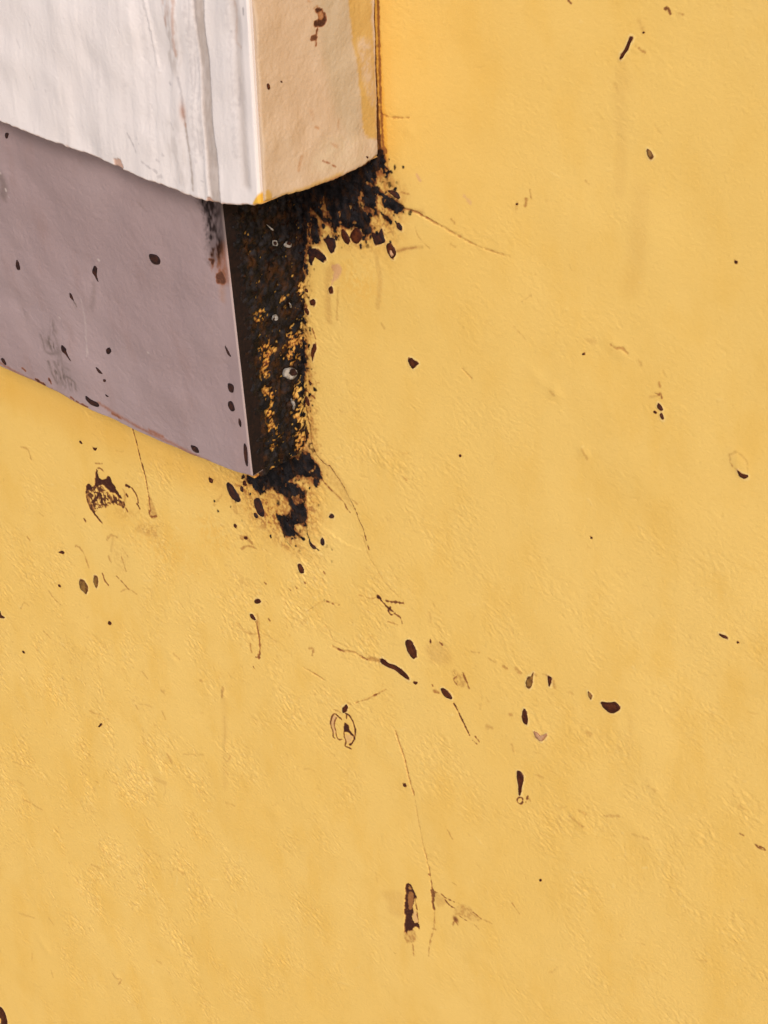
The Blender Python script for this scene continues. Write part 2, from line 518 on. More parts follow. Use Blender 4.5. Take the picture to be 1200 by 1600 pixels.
wall.h += (0.00011 * tr + 0.00009 * tr2) * rough * patchy
wall.h += 0.00005 * wall.noise(band(0.0014, 0.006, 0.4), 5) * (0.6 + 0.8 * rough)

TEX = np.clip(0.5 + 0.6 * wall.noise(band(0.0022, 0.014, 0.7), 6), 0, 1)
TEX2 = smooth(0.1, 0.9, np.clip(0.5 + 0.5 * wall.noise(band(0.002, 0.02, 0.8, math.radians(70), 1.6), 7), 0, 1))

# wisps of dirt caught in the trowel marks, and rubbed paint on the ridges beside them
for sd, an, ky, vv in ((14, -32, 'tan', 0.42), (15, -55, 'tan', 0.34), (16, -20, 'halo', 0.28)):
    wsp = wall.noise(band(0.0016, 0.010, 0.5, math.radians(an), 2.8), sd)
    wall.m[ky] = np.maximum(wall.m[ky], vv * smooth(1.0, 2.7, wsp * (0.6 + 0.4 * patchy)) * np.clip(rough * 1.25 - 0.18, 0.05, 1)).astype(np.float32)
    wall.h += ((0.00015 if ky == 'halo' else -0.00016) * smooth(0.8, 2.6, wsp) * rough).astype(np.float32)

# bumps and dents of the plaster
def bump(px, py, r, h, rx=1.0, ang=0.0):
    wall.blob(px, py, r * rx, r, 'h', h * 0.0006, 'add', ang)
for b in ((250, 1205, 14, 1.6), (262, 1180, 9, 0.9), (868, 612, 9, 1.0), (911, 706, 8, 0.9), (965, 545, 9, 1.0, 1.8, -0.4),
          (1155, 722, 14, 1.2, 0.8, 0.5), (183, 1525, 7, 1.2), (905, 1284, 9, 0.9, 2.0, -0.6), (1000, 1305, 14, 0.8, 3, -0.5),
          (1022, 1232, 8, 0.7, 1.6, -0.5), (350, 1085, 8, 0.9, 0.6), (352, 1165, 8, 0.8, 0.6), (280, 1360, 6, 0.8),
          (50, 1258, 6, -0.8, 3, -0.6), (840, 590, 8, 0.6, 2, -0.5), (600, 720, 12, 0.5), (640, 205, 9, 0.6), (1040, 120, 16, 0.5),
          (1050, 800, 25, 0.5, 2, -0.4), (430, 1270, 14, 0.8), (250, 1310, 8, 0.6), (75, 1210, 7, 0.7, 2, -0.6), (70, 1480, 10, 0.8, 2, -0.7),
          (120, 1010, 9, 0.6, 2, -0.5), (270, 1030, 9, 0.9, 1.6, -0.7), (620, 990, 9, 0.7), (560, 940, 12, 0.6, 2, -0.4), (330, 880, 12, 0.7, 1.6, -0.5)):
    bump(*b)

# broad colour: fresh paint by the block, orange below the apron, worn pale paint
wall.stroke([(583, -60), (588, 60), (596, 180), (600, 245)], 15, 'orange', 0.8, soft=4)
wall.stroke([(595, -60), (599, 60), (606, 180), (612, 240)], 18, 'orange', 0.22, soft=12)
wall.stroke([(-20, 590), (100, 640), (210, 690), (330, 745), (390, 765)], 60, 'orange', 0.28, soft=30)
for b in ((250, 850, 80, 40, 0.25), (330, 830, 40, 30, 0.30), (560, 440, 40, 30, 0.30), (590, 300, 20, 20, 0.4)):
    wall.blob(b[0], b[1], b[2], b[3], 'orange', b[4], tex=TEX2)
for b in ((520, 560, 40, 140, 0.5), (640, 330, 60, 60, 0.45), (700, 600, 260, 240, 0.22), (520, 850, 50, 60, 0.45), (430, 830, 50, 40, 0.4),
          (300, 800, 120, 50, 0.3), (1050, 300, 240, 300, 0.2), (160, 860, 130, 60, 0.35), (600, 1080, 160, 120, 0.2)):
    wall.blob(b[0], b[1], b[2], b[3], 'pale', b[4])

# faint vertical wash stain on the right and drip traces
for p, w, v in (([(972, 100), (968, 150), (972, 220), (968, 300)], 14, 0.10), ([(1000, 300), (998, 380), (985, 450)], 22, 0.10),
                ([(520, 415), (512, 440), (514, 500)], 10, 0.35), ([(528, 450), (526, 500)], 3, 0.4), ([(588, 400), (594, 440), (590, 480)], 7, 0.3),
                ([(350, 1090), (351, 1150), (352, 1230)], 12, 0.13), ([(403, 960), (406, 1010)], 4, 0.5),
                ([(1000, 380), (1003, 430)], 5, 0.08), ([(985, 1120), (984, 1180)], 8, 0.08)):
    wall.stroke(p, w, 'tan', v, soft=w * 0.4)

# cracks: thin grooves with dirt in them
def crack(pts, w=1.6, v=0.8, k='brown', depth=0.0006, w1=None, soft=0.8):
    wall.stroke(pts, w, k, v, w1=w1, soft=soft, wob=0.35, depth=depth)
crack([(626, 326), (645, 330), (665, 340), (690, 353), (715, 367), (740, 381), (765, 391), (797, 401)], 2.4, 0.75, 'tan', w1=1.0)
crack([(626, 326), (645, 330), (668, 342)], 2.0, 0.45)
crack([(668, 342), (700, 360), (730, 377)], 1.0, 0.35)
crack([(594, 177), (608, 183), (624, 184), (640, 184)], 1.5, 0.75, 'tan')
crack([(207, 668), (213, 690), (220, 720), (227, 745)], 1.8, 0.9)
crack([(227, 745), (232, 775), (235, 798)], 2.0, 0.6)
wall.poly(Z(100, 700, 7.5, [(985, 560), (1010, 560), (1095, 800), (1000, 800)]), 'tan', 0.55, soft=2)
wall.stroke(Z(100, 700, 7.5, [(1000, 740), (1010, 800), (1090, 800)]), 2.5, 'brown', 0.6)
crack([(617, 1142), (623, 1160), (632, 1187), (638, 1213), (647, 1243)], 2.6, 0.95, 'tan', w1=2.0)
crack([(623, 1160), (632, 1187), (640, 1220)], 1.0, 0.4)
crack([(648, 1248), (655, 1290), (663, 1330), (668, 1352), (672, 1372)], 1.4, 0.5, 'tan', 0.0003)
crack([(663, 1330), (669, 1352), (673, 1378), (676, 1392)], 1.3, 0.45)
crack([(566, 840), (575, 868), (590, 892), (605, 914), (622, 932)], 1.3, 0.45, 'tan', 0.0003)
crack([(520, 1010), (535, 1017), (552, 1019), (570, 1030), (592, 1033)], 3.0, 0.7, 'tan')
wall.stroke([(528, 1014), (540, 1020)], 3, 'brown', 0.6); wall.stroke([(566, 1027), (573, 1031)], 3, 'brown', 0.5)
crack([(556, 1098), (575, 1092), (590, 1084), (603, 1077)], 1.8, 0.75, 'tan'); crack([(580, 1089), (590, 1084)], 1.4, 0.6)
crack([(709, 1100), (716, 1114), (727, 1137), (733, 1149)], 2.2, 0.95)
crack([(396, 962), (403, 985), (406, 1010), (405, 1030)], 1.6, 0.6)
crack([(475, 1043), (490, 1052), (508, 1063)], 1.5, 0.6, 'tan'); crack([(490, 1052), (508, 1063)], 1.2, 0.4)
crack([(721, 575), (728, 582), (736, 591)], 1.6, 0.7, 'tan')
crack([(648, 355), (655, 372), (672, 388)], 1.2, 0.6, 'tan', 0.0002)
crack([(618, 392), (635, 388), (660, 386)], 4, 0.6, 'tan', 0.0, w1=2, soft=3)
crack([(615, 395), (632, 390), (650, 387)], 3, 0.35, 'brown', 0.0, soft=3)
for p in ([(545, 1012), (520, 1000), (515, 985)], [(620, 905), (612, 890), (605, 880)], [(575, 890), (582, 905)], [(480, 955), (505, 940), (530, 945)]):
    crack(p, 1.3, 0.4, 'tan', 0.0003)

# the edge of the thicker paint beside the mould: a real step, dirty along its foot
step_edge = [(472, 500), (477, 530), (475, 560), (472, 600), (479, 640), (484, 665), (487, 690), (493, 708), (505, 723), (515, 729), (524, 742),
             (533, 755), (541, 770), (549, 786), (556, 802), (560, 814), (567, 828), (571, 845), (576, 860)]
wall.poly(step_edge + [(540, 850), (500, 820), (470, 780), (440, 740), (440, 500)], 'stp', 1.0, soft=1.0)
wall.blob(500, 720, 46, 110, 'stpf', 1.0, ang=0.35)
wall.h -= 0.0010 * wall.m.pop('stp') * np.clip(wall.m.pop('stpf') * 1.6, 0, 1)
wall.stroke(step_edge[4:], 2.0, 'brown', 0.75, w1=1.2)
wall.stroke(step_edge[7:13], 9, 'tan', 0.4, soft=5)
wall.poly(Z(500, 660, 6, [(-20, 330), (90, 410), (150, 500), (210, 580), (280, 720), (300, 800), (230, 740), (150, 640), (60, 560), (-20, 480)]), 'tan', 0.36, soft=4, tex=0.4 + 0.6 * TEX)
wall.stroke(Z(500, 660, 6, [(-20, 500), (60, 600), (130, 670), (200, 740), (240, 810), (270, 850)]), 2.0, 'brown', 0.55)
wall.stroke(Z(500, 660, 6, [(60, 600), (130, 670), (180, 720)]), 5, 'tan', 0.6, soft=2)
wall.stroke(Z(500, 660, 6, [(290, 720), (350, 770)]), 2, 'tan', 0.6)
# pale bare plaster strip right of the support
wall.poly(Z(420, 380, 6, [(300, 400), (350, 430), (390, 560), (390, 680), (410, 800), (440, 900), (430, 1100), (400, 1200), (300, 1200), (330, 980), (270, 700), (250, 600)]), 'tan', 0.35, soft=4, tex=TEX)
wall.stroke(Z(420, 380, 6, [(410, 800), (440, 890), (448, 950)]), 2.5, 'brown', 0.55)
wall.stroke(Z(420, 380, 6, [(310, 590), (350, 590), (370, 640)]), 3, 'brown', 0.55)
wall.poly(Z(420, 380, 6, [(590, 215), (640, 195), (690, 235), (665, 310), (610, 360), (590, 410), (580, 380), (610, 290)]), 'pink', 0.85, soft=1.5)
wall.poly(Z(420, 380, 6, [(520, 250), (560, 240), (570, 360), (560, 420), (540, 400)]), 'tan', 0.3, soft=5)
wall.stroke(Z(380, 560, 6, [(560, 285), (620, 320), (680, 375)]), 2.0, 'brown', 0.7)
wall.stroke(Z(380, 560, 6, [(545, 330), (550, 390), (575, 430)]), 2.2, 'brown', 0.75)
wall.stroke(Z(380, 560, 6, [(590, 460), (605, 520)]), 1.6, 'brown', 0.7)
wall.stroke(Z(380, 560, 6, [(590, 160), (670, 190), (690, 280), (670, 350)]), 1.8, 'tan', 0.6)
wall.poly(Z(380, 560, 6, [(520, 700), (600, 700), (640, 840), (600, 960), (540, 950), (560, 800)]), 'pink', 0.5, soft=3, tex=TEX)

# the flaked mark below the apron
zz = lambda p: Z(100, 700, 7.5, p)
wall.poly(zz([(370, 270), (385, 250), (395, 310), (410, 350), (480, 370), (510, 335), (540, 345), (560, 400), (600, 460), (640, 540), (695, 600), (640, 580), (600, 535), (540, 520), (480, 450), (430, 430), (370, 455), (362, 380)]), 'brown', 1.0, soft=0.7, depth=0.0006)
wall.poly(zz([(275, 415), (310, 440), (340, 460), (310, 490), (265, 505), (256, 480)]), 'brown', 1.0, soft=0.7, depth=0.0005)
wall.stroke(zz([(258, 490), (264, 580), (300, 690), (370, 790), (440, 875)]), 3.0, 'brown', 0.95, depth=0.0005)
wall.poly(zz([(262, 500), (300, 510), (310, 620), (360, 700), (350, 760), (300, 690), (265, 590)]), 'brown', 0.8, soft=1.5, tex=0.5 + 0.5 * TEX)
wall.poly(zz([(515, 525), (560, 570), (580, 610), (640, 650), (650, 615), (700, 630), (722, 695), (690, 712), (660, 680), (600, 650), (550, 640), (530, 590)]), 'brown', 0.95, soft=0.7, tex=0.6 + 0.4 * smooth(0.2, 0.6, TEX))
wall.poly(zz([(262, 480), (300, 430), (370, 450), (440, 450), (500, 520), (600, 560), (710, 680), (680, 700), (560, 650), (470, 700), (390, 720), (360, 760), (300, 680)]), 'brown', 0.85, soft=2.0, wob=1.2, tex=smooth(0.25, 0.62, TEX))
wall.stroke(zz([(340, 640), (375, 590), (420, 530), (440, 590), (445, 660)]), 4.5, 'brown', 0.95)
wall.stroke(zz([(340, 640), (400, 665), (470, 690)]), 2.2, 'brown', 0.8)
wall.stroke(zz([(400, 500), (440, 510), (480, 530)]), 3, 'tan', 0.8)
wall.poly(zz([(320, 490), (430, 480), (520, 520), (560, 640), (480, 690), (360, 660), (310, 580)]), 'brown', 0.6, soft=2, tex=smooth(0.25, 0.7, TEX))
wall.stroke(zz([(725, 440), (790, 470), (850, 560), (868, 640)]), 2.8, 'brown', 0.9, depth=0.0004)
wall.stroke(zz([(725, 440), (760, 455)]), 4, 'brown', 1.0)
wall.stroke(zz([(862, 660), (888, 712)]), 2.8, 'brown', 1.0)
wall.stroke(zz([(735, 540), (742, 565)]), 4, 'brown', 0.85)
wall.stroke(zz([(700, 500), (720, 560), (710, 610)]), 4, 'tan', 0.6, soft=2)
wall.stroke(zz([(365, 180), (445, 185)]), 1.8, 'tan', 0.9)
wall.stroke(zz([(390, 235), (430, 240), (465, 280)]), 2.6, 'brown', 0.6)
wall.stroke(zz([(720, 690), (745, 740)]), 2.2, 'brown', 0.8)
wall.stroke(zz([(235, 835), (255, 870)]), 2.2, 'brown', 0.8)
wall.poly(zz([(560, 700), (700, 720), (880, 740), (900, 800), (700, 830), (600, 780)]), 'tan', 0.25, soft=5, tex=TEX2)
wall.poly(zz([(860, 920), (960, 890), (1080, 890), (1180, 880), (1090, 930), (1100, 1040), (1040, 1060), (920, 990)]), 'tan', 0.5, soft=3, tex=TEX)
wall.stroke(zz([(130, 1150), (170, 1160), (220, 1220), (255, 1300), (290, 1400)]), 3, 'tan', 0.75, soft=1.5)
# scattered scrapes under that mark
zc = lambda p: Z(0, 640, 3, p)
for p, w, k, v in (([(500, 610), (520, 590), (550, 600)], 4, 'tan', .5), ([(510, 690), (520, 715)], 4, 'tan', .7), ([(480, 770), (490, 800), (508, 822)], 3, 'brown', .6),
                   ([(570, 690), (590, 755)], 2.5, 'tan', .7), ([(545, 780), (570, 805), (600, 840)], 2, 'brown', .5), ([(565, 855), (600, 840), (640, 865)], 2, 'tan', .7),
                   ([(575, 650), (600, 690)], 2, 'tan', .6), ([(230, 850), (260, 890), (285, 912)], 2, 'tan', .6), ([(100, 175), (130, 185), (145, 230)], 3, 'tan', .6),
                   ([(180, 480), (205, 500)], 2, 'tan', .4), ([(100, 930), (115, 905), (140, 920)], 2, 'tan', .5), ([(205, 1040), (235, 1070)], 2, 'tan', .6),
                   ([(395, 512), (402, 525)], 3, 'brown', .7), ([(130, 600), (140, 612)], 4, 'tan', .6), ([(640, 560), (700, 590)], 7, 'tan', .3), ([(530, 600), (520, 660)], 5, 'tan', .3),
                   ([(1000, 450), (1040, 400)], 3, 'tan', .4), ([(1090, 420), (1105, 480)], 9, 'tan', .45), ([(1130, 600), (1155, 600), (1180, 625)], 6, 'tan', .8),
                   ([(1130, 655), (1160, 640), (1200, 650)], 3, 'tan', .8), ([(1110, 1000), (1150, 1040), (1200, 1050)], 4, 'tan', .4)):
    wall.stroke(zc(p), w, k, v, soft=1.3)
for b in ((1130, 800, 60, 40, .3), (560, 700, 60, 90, .25), (700, 560, 60, 25, .35), (1150, 330, 60, 40, .45)):
    wall.blob(b[0] / 3, 640 + b[1] / 3, b[2] / 3, b[3] / 3, 'tan', b[4], tex=TEX)

# cluster beside the dark oval, rings, worm trails
z3 = lambda p: Z(380, 880, 3, p)
wall.stroke(z3([(632, 158), (650, 180), (680, 210), (705, 232)]), 2.6, 'brown', 1.0, depth=0.0004)
wall.stroke(z3([(632, 158), (640, 163)]), 5.5, 'brown', 1.0)
wall.stroke(z3([(672, 178), (705, 182), (750, 188)]), 2.6, 'brown', 0.75)
wall.stroke(z3([(690, 205), (680, 225), (695, 242), (712, 232)]), 2.2, 'brown', 0.9)
wall.stroke(z3([(712, 238), (735, 255), (745, 282)]), 1.4, 'brown', 0.75)
wall.stroke(z3([(680, 275), (735, 292)]), 1.4, 'tan', 0.8)
wall.stroke(z3([(540, 150), (600, 165), (630, 158)]), 1.5, 'tan', 0.6)
wall.stroke(z3([(390, 180), (415, 188), (432, 198), (452, 196)]), 1.6, 'brown', 0.5)
wall.stroke(z3([(878, 358), (880, 372)]), 3, 'brown', 0.95); wall.stroke(z3([(922, 372), (935, 384)]), 2, 'brown', 0.7)
wall.poly(z3([(860, 380), (930, 370), (975, 430), (960, 470), (880, 460)]), 'tan', 0.26, soft=6)
wall.stroke(z3([(590, 445), (620, 450), (650, 458)]), 5, 'tan', 0.7, soft=2)
wall.poly(z3([(980, 500), (1000, 500), (1010, 520), (1035, 510), (1050, 560), (1055, 585), (1010, 575), (985, 545)]), 'tan', 0.55, soft=2, tex=TEX)
wall.stroke(z3([(985, 505), (1000, 530), (985, 545), (1005, 575)]), 2, 'brown', 0.55); wall.stroke(z3([(1030, 515), (1045, 550), (1058, 583)]), 1.8, 'brown', 0.6)
wall.stroke(z3([(875, 552), (890, 572)]), 2.2, 'brown', 0.5); wall.stroke(z3([(895, 600), (915, 605)]), 4.5, 'tan', 0.9)
wall.stroke(z3([(1075, 830), (1095, 850)]), 1.6, 'brown', 0.6); wall.stroke(z3([(1090, 815), (1105, 835)]), 2, 'brown', 0.6)
wall.stroke(z3([(1140, 770), (1165, 770)]), 5, 'tan', 0.3, soft=2)
wall.stroke(z3([(310, 400), (330, 400), (325, 430)]), 3, 'tan', 0.7); wall.stroke(z3([(35, 380), (40, 415)]), 3, 'tan', 0.8)
wall.stroke(z3([(0, 315), (30, 330), (60, 330)]), 1.6, 'tan', 0.6); wall.stroke(z3([(65, 270), (75, 340), (80, 400), (72, 445)]), 3.4, 'tan', 0.9)
wall.stroke(z3([(60, 440), (80, 440)]), 2.6, 'brown', 0.6)
for p in ((50, 485), (215, 120), (245, 110), (283, 86), (100, 90), (375, 40), (120, 260)):
    wall.stroke(z3([p, (p[0] + 6, p[1] + 8)]), 2.4, 'brown', 0.6)
# the double ring mark
zr = lambda p: Z(500, 1080, 12, p)
wall.stroke(zr([(480, 420), (560, 470), (610, 570), (650, 700), (650, 850), (590, 980), (540, 1010)]), 2.6, 'brown', 1.0, wob=0.3, depth=0.0004)
wall.poly(zr([(455, 590), (485, 600), (545, 650), (550, 720), (630, 840), (590, 835), (520, 770), (445, 750)]), 'brown', 1.0, soft=0.6, wob=0.3)
wall.stroke(zr([(445, 770), (450, 860), (480, 950), (465, 1030), (520, 1060), (570, 1085)]), 2.2, 'brown', 0.9, wob=0.3)
wall.stroke(zr([(400, 525), (330, 460), (260, 425), (205, 540), (200, 640), (240, 760), (240, 850), (275, 885)]), 2.3, 'brown', 0.85, wob=0.3)
wall.stroke(zr([(305, 500), (265, 620), (290, 740), (325, 900), (410, 905)]), 2.0, 'brown', 0.7, wob=0.3)
wall.poly(zr([(230, 470), (300, 470), (290, 560), (260, 620), (280, 760), (260, 800), (225, 690), (210, 580)]), 'pink', 0.7, soft=1)
wall.stroke(zr([(495, 430), (500, 515)]), 2.0, 'brown', 0.85, wob=0.3)
wall.stroke(zr([(250, 350), (310, 360), (375, 390)]), 1.8, 'tan', 0.9); wall.stroke(zr([(520, 220), (600, 250)]), 2, 'tan', 0.6)
wall.poly(zr([(470, 820), (560, 830), (610, 860), (580, 960), (490, 960)]), 'pink', 0.5, soft=1)
# small ring under the tall drop
z9 = lambda p: Z(600, 900, 3, p)
ring = [(638 + 13 * math.cos(a), 1052 + 15 * math.sin(a)) for a in np.linspace(0.5, 6.0, 12)]
wall.stroke(z9(ring), 2.0, 'brown', 0.85, wob=0.3)
wall.stroke(z9([(665, 1060), (675, 1030)]), 2.0, 'brown', 0.7); wall.stroke(z9([(678, 1040), (686, 1055)]), 2.0, 'tan', 0.8)
for p, w, v in (([(410, 355), (450, 360)], 2, .5), ([(490, 385), (520, 405)], 2, .5), ([(560, 425), (578, 435)], 4, .7), ([(620, 435), (638, 452)], 5, .6),
                ([(700, 455), (712, 465)], 3, .7), ([(790, 480), (800, 520)], 4, .6), ([(745, 460), (762, 465)], 2.5, .6), ([(480, 570), (490, 590)], 2, .4),
                ([(590, 650), (600, 650)], 3, .6), ([(485, 705), (505, 712)], 5, .5), ([(600, 790), (606, 820)], 4, .4), ([(725, 935), (745, 945)], 2.5, .5),
                ([(955, 735), (968, 740)], 7, .35), ([(210, 170), (220, 210)], 3, .3), ([(870, 1125), (935, 1175)], 2, .5), ([(915, 1100), (940, 1115)], 3, .5),
                ([(1030, 1125), (1100, 1125)], 2.5, .45), ([(230, 130), (238, 142)], 2.5, .5), ([(870, 545), (885, 555)], 3, .4)):
    wall.stroke(z9(p), w, 'tan', v, soft=1.5)
# the long flaked mark and its neighbours near the bottom
zb = lambda p: Z(590, 1360, 6.667, p)
wall.poly(zb([(300, 140), (330, 138), (365, 190), (392, 250), (388, 300), (360, 370), (372, 430), (360, 490), (385, 550), (430, 555), (437, 612), (400, 590), (350, 625), (300, 640), (284, 600), (290, 480), (280, 420), (283, 260), (295, 240), (288, 170)]), 'brown', 1.0, soft=0.8, depth=0.0008)
wall.poly(zb([(318, 230), (360, 240), (372, 300), (350, 400), (325, 400), (315, 320)]), 'brown', 0.5, soft=1.0, mode='cut')
wall.poly(zb([(310, 165), (330, 170), (350, 200), (320, 200)]), 'brown', 0.6, soft=1.0, mode='cut')
wall.poly(zb([(310, 220), (372, 240), (380, 320), (350, 410), (312, 400)]), 'pink', 0.3, soft=1.5)
wall.poly(zb([(365, 440), (395, 420), (425, 540), (395, 540), (370, 490)]), 'pink', 0.6, soft=1.5)
wall.stroke(zb([(388, 280), (412, 430), (437, 600)]), 1.6, 'brown', 0.7)
wall.poly(zb([(285, 620), (395, 620), (398, 735), (350, 745), (300, 740)]), 'tan', 0.75, soft=2, tex=0.4 + 0.6 * TEX)
wall.stroke(zb([(355, 740), (372, 770), (380, 890)]), 2.4, 'tan', 0.8)
wall.poly(zb([(40, 230), (160, 210), (270, 240), (270, 480), (130, 440), (110, 330)]), 'tan', 0.2, soft=6)
wall.poly(zb([(545, 198), (575, 198), (592, 260), (582, 340), (596, 415), (570, 405), (560, 280)]), 'brown', 0.7, soft=1.0, depth=0.0005)
wall.stroke(zb([(530, 40), (555, 90), (562, 200)]), 1.7, 'brown', 0.5)
wall.stroke(zb([(592, 400), (585, 600), (550, 720), (532, 890)]), 2.0, 'tan', 0.75); wall.stroke(zb([(570, 610), (600, 615)]), 3, 'tan', 0.7)
wall.stroke(zb([(600, 225), (660, 250), (730, 300), (850, 345)]), 1.5, 'brown', 0.55)
wall.stroke(zb([(705, 312), (760, 370), (805, 395)]), 2.0, 'brown', 0.75)
wall.poly(zb([(600, 240), (660, 265), (720, 320), (680, 370), (610, 370)]), 'tan', 0.35, soft=3)
wall.poly(zb([(800, 400), (870, 355), (970, 380), (1000, 440), (1080, 500), (1030, 530), (930, 500), (860, 470), (800, 460)]), 'tan', 0.6, soft=2, tex=0.3 + 0.7 * TEX)
wall.blob(590 + 812 / 6.667, 1360 + 510 / 6.667, 5, 5, 'brown', 0.75); wall.stroke(zb([(780, 570), (800, 530), (830, 560)]), 2.2, 'tan', 0.9)
wall.stroke(zb([(1000, 440), (1040, 470), (1080, 500)]), 1.8, 'brown', 0.55); wall.stroke(zb([(1010, 565), (1055, 610)]), 1.8, 'tan', 0.6)
wall.stroke(zb([(860, 480), (930, 525)]), 1.8, 'brown', 0.45); wall.stroke(zb([(1080, 500), (1190, 550)]), 1.5, 'tan', 0.5)
wall.stroke(zb([(170, 855), (195, 865)]), 2, 'brown', 0.6); wall.stroke(zb([(780, 130), (820, 155)]), 2, 'tan', 0.6)
wall.stroke([(700, 1297), (707, 1310)], 3, 'tan', 0.6); wall.stroke([(800, 1412), (806, 1420), (811, 1428)], 1.6, 'tan', 0.8)
# marks on the right half
zq = lambda p: Z(800, 400, 3, p)
wall.stroke(zq([(465, 415), (490, 432), (515, 432), (540, 455)]), 2.6, 'tan', 0.75, depth=0.0004)
wall.stroke(zq([(355, 395), (385, 400)]), 6, 'tan', 0.25, soft=3); wall.stroke(zq([(595, 490), (606, 510)]), 3, 'tan', 0.35)
wall.stroke(zq([(690, 590), (696, 610)]), 3, 'tan', 0.8); wall.stroke(zq([(672, 640), (690, 650), (698, 640), (705, 665)]), 2, 'brown', 0.45)
wall.stroke(zq([(640, 660), (680, 655)]), 2, 'tan', 0.4)
wall.stroke(zq([(1022, 930), (1028, 970), (1065, 1008)]), 1.8, 'tan', 0.8); wall.stroke(zq([(1022, 930), (1060, 920), (1100, 960), (1108, 1020)]), 1.5, 'tan', 0.4)
wall.stroke(zq([(180, 635), (195, 650)]), 4, 'tan', 0.4); wall.stroke(zq([(330, 910), (350, 950)]), 4, 'tan', 0.4)
wall.stroke(zq([(50, 210), (90, 185)]), 2, 'tan', 0.4); wall.stroke(zq([(270, 40), (280, 70)]), 1.5, 'tan', 0.4); wall.stroke(zq([(10, 330), (65, 390)]), 2, 'tan', 0.3)
zt = lambda p: Z(800, 0, 3, p)
wall.stroke(zt([(716, 42), (728, 38), (740, 66)]), 3, 'brown', 0.7); wall.stroke(zt([(778, 62), (800, 68)]), 2, 'tan', 0.7); wall.stroke(zt([(265, 0), (275, 12)]), 3, 'brown', 0.7)
wall.stroke(zt([(580, 215), (605, 238), (620, 245)]), 2, 'tan', 0.8); wall.stroke(zt([(595, 100), (615, 150)]), 4, 'tan', 0.35, soft=3); wall.stroke(zt([(485, 395), (498, 425)]), 5, 'tan', 0.3, soft=3)
wall.stroke(zt([(85, 890), (88, 925)]), 2, 'tan', 0.8); wall.stroke(zt([(65, 935), (63, 965)]), 4, 'tan', 0.8); wall.stroke(zt([(345, 850), (360, 862)]), 2, 'tan', 0.5); wall.stroke(zt([(20, 960), (18, 1000)]), 3, 'tan', 0.3)
wall.poly(zt([(500, 330), (560, 350), (550, 420), (500, 430)]), 'tan', 0.12, soft=8)
wall.stroke([(652, 274), (656, 283)], 4, 'pink', 0.7); wall.stroke([(726, 307), (735, 316)], 4, 'pink', 0.6, soft=2)
wall.stroke([(625, 300), (640, 304)], 2.5, 'tan', 0.8); wall.stroke([(636, 328), (660, 332)], 6, 'tan', 0.4, soft=3); wall.stroke([(600, 232), (603, 236)], 5, 'brown', 0.5)
wall.stroke([(706, 343), (711, 347)], 2.5, 'tan', 0.6); wall.stroke([(705, 381), (712, 386)], 2, 'tan', 0.6)
wall.stroke([(596, 506), (600, 512)], 4, 'tan', 0.4); wall.stroke([(630, 745), (636, 750)], 3, 'tan', 0.6)
zw = lambda p: Z(800, 1200, 3, p)
wall.stroke(zw([(1138, 355), (1160, 375), (1185, 385), (1180, 375), (1160, 368)]), 1.8, 'brown', 0.7); wall.stroke(zw([(1073, 308), (1085, 315)]), 3, 'brown', 0.45)
wall.stroke(zw([(315, 205), (342, 215)]), 2.5, 'tan', 0.6); wall.stroke(zw([(280, 235), (300, 250), (328, 275)]), 2, 'tan', 0.6); wall.stroke(zw([(430, 225), (500, 228)]), 2.5, 'tan', 0.5)
wall.stroke(zw([(640, 85), (670, 105)]), 3, 'tan', 0.35); wall.stroke(zw([(560, 310), (640, 335)]), 3, 'tan', 0.3); wall.stroke(zw([(1065, 180), (1095, 195)]), 4, 'tan', 0.3); wall.stroke(zw([(110, 30), (145, 42)]), 2, 'tan', 0.5)
zl = lambda p: Z(0, 960, 3, p)
for p, w, v in (([(815, 185), (840, 210)], 3, .5), ([(665, 265), (690, 300)], 3, .5), ([(755, 355), (775, 375)], 2.5, .6), ([(625, 400), (645, 440)], 2.5, .5), ([(760, 455), (775, 490)], 3, .6),
                ([(1045, 345), (1040, 385)], 6, .55), ([(1050, 480), (1055, 600)], 4, .3), ([(1050, 670), (1065, 690), (1080, 665)], 3, .5), ([(1045, 720), (1070, 750)], 3, .45),
                ([(785, 655), (805, 695)], 5, .5), ([(725, 770), (775, 790)], 8, .25), ([(110, 868), (200, 918)], 3, .5), ([(445, 780), (460, 788)], 2.5, .4), ([(530, 785), (548, 795)], 3, .45),
                ([(860, 655), (950, 658)], 2, .3), ([(1060, 880), (1100, 895)], 3, .3), ([(80, 780), (110, 800)], 3, .35), ([(420, 455), (462, 472)], 2.5, .45), ([(935, 310), (945, 312)], 4, .5),
                ([(60, 690), (150, 720)], 3, .25), ([(220, 95), (235, 110)], 2, .6), ([(430, 1175), (470, 1195)], 2.5, .5)):
    wall.stroke(zl(p), w, 'tan', v, soft=1.6)
ze = lambda p: Z(0, 1200, 3, p)
for p, w, v in (([(425, 455), (462, 470)], 2.5, .5), ([(800, 485), (808, 510)], 3, .4), ([(835, 470), (860, 495)], 3, .45), ([(525, 960), (545, 985), (570, 990), (555, 1015)], 2, .7), ([(90, 680), (160, 705)], 4, .3),
                ([(225, 700), (250, 735)], 2.5, .4), ([(150, 870), (150, 900)], 3, .3), ([(240, 950), (250, 980)], 3, .35), ([(735, 905), (755, 915)], 4, .35), ([(440, 610), (460, 620)], 4, .3)):
    wall.stroke(ze(p), w, 'tan', v, soft=1.6)
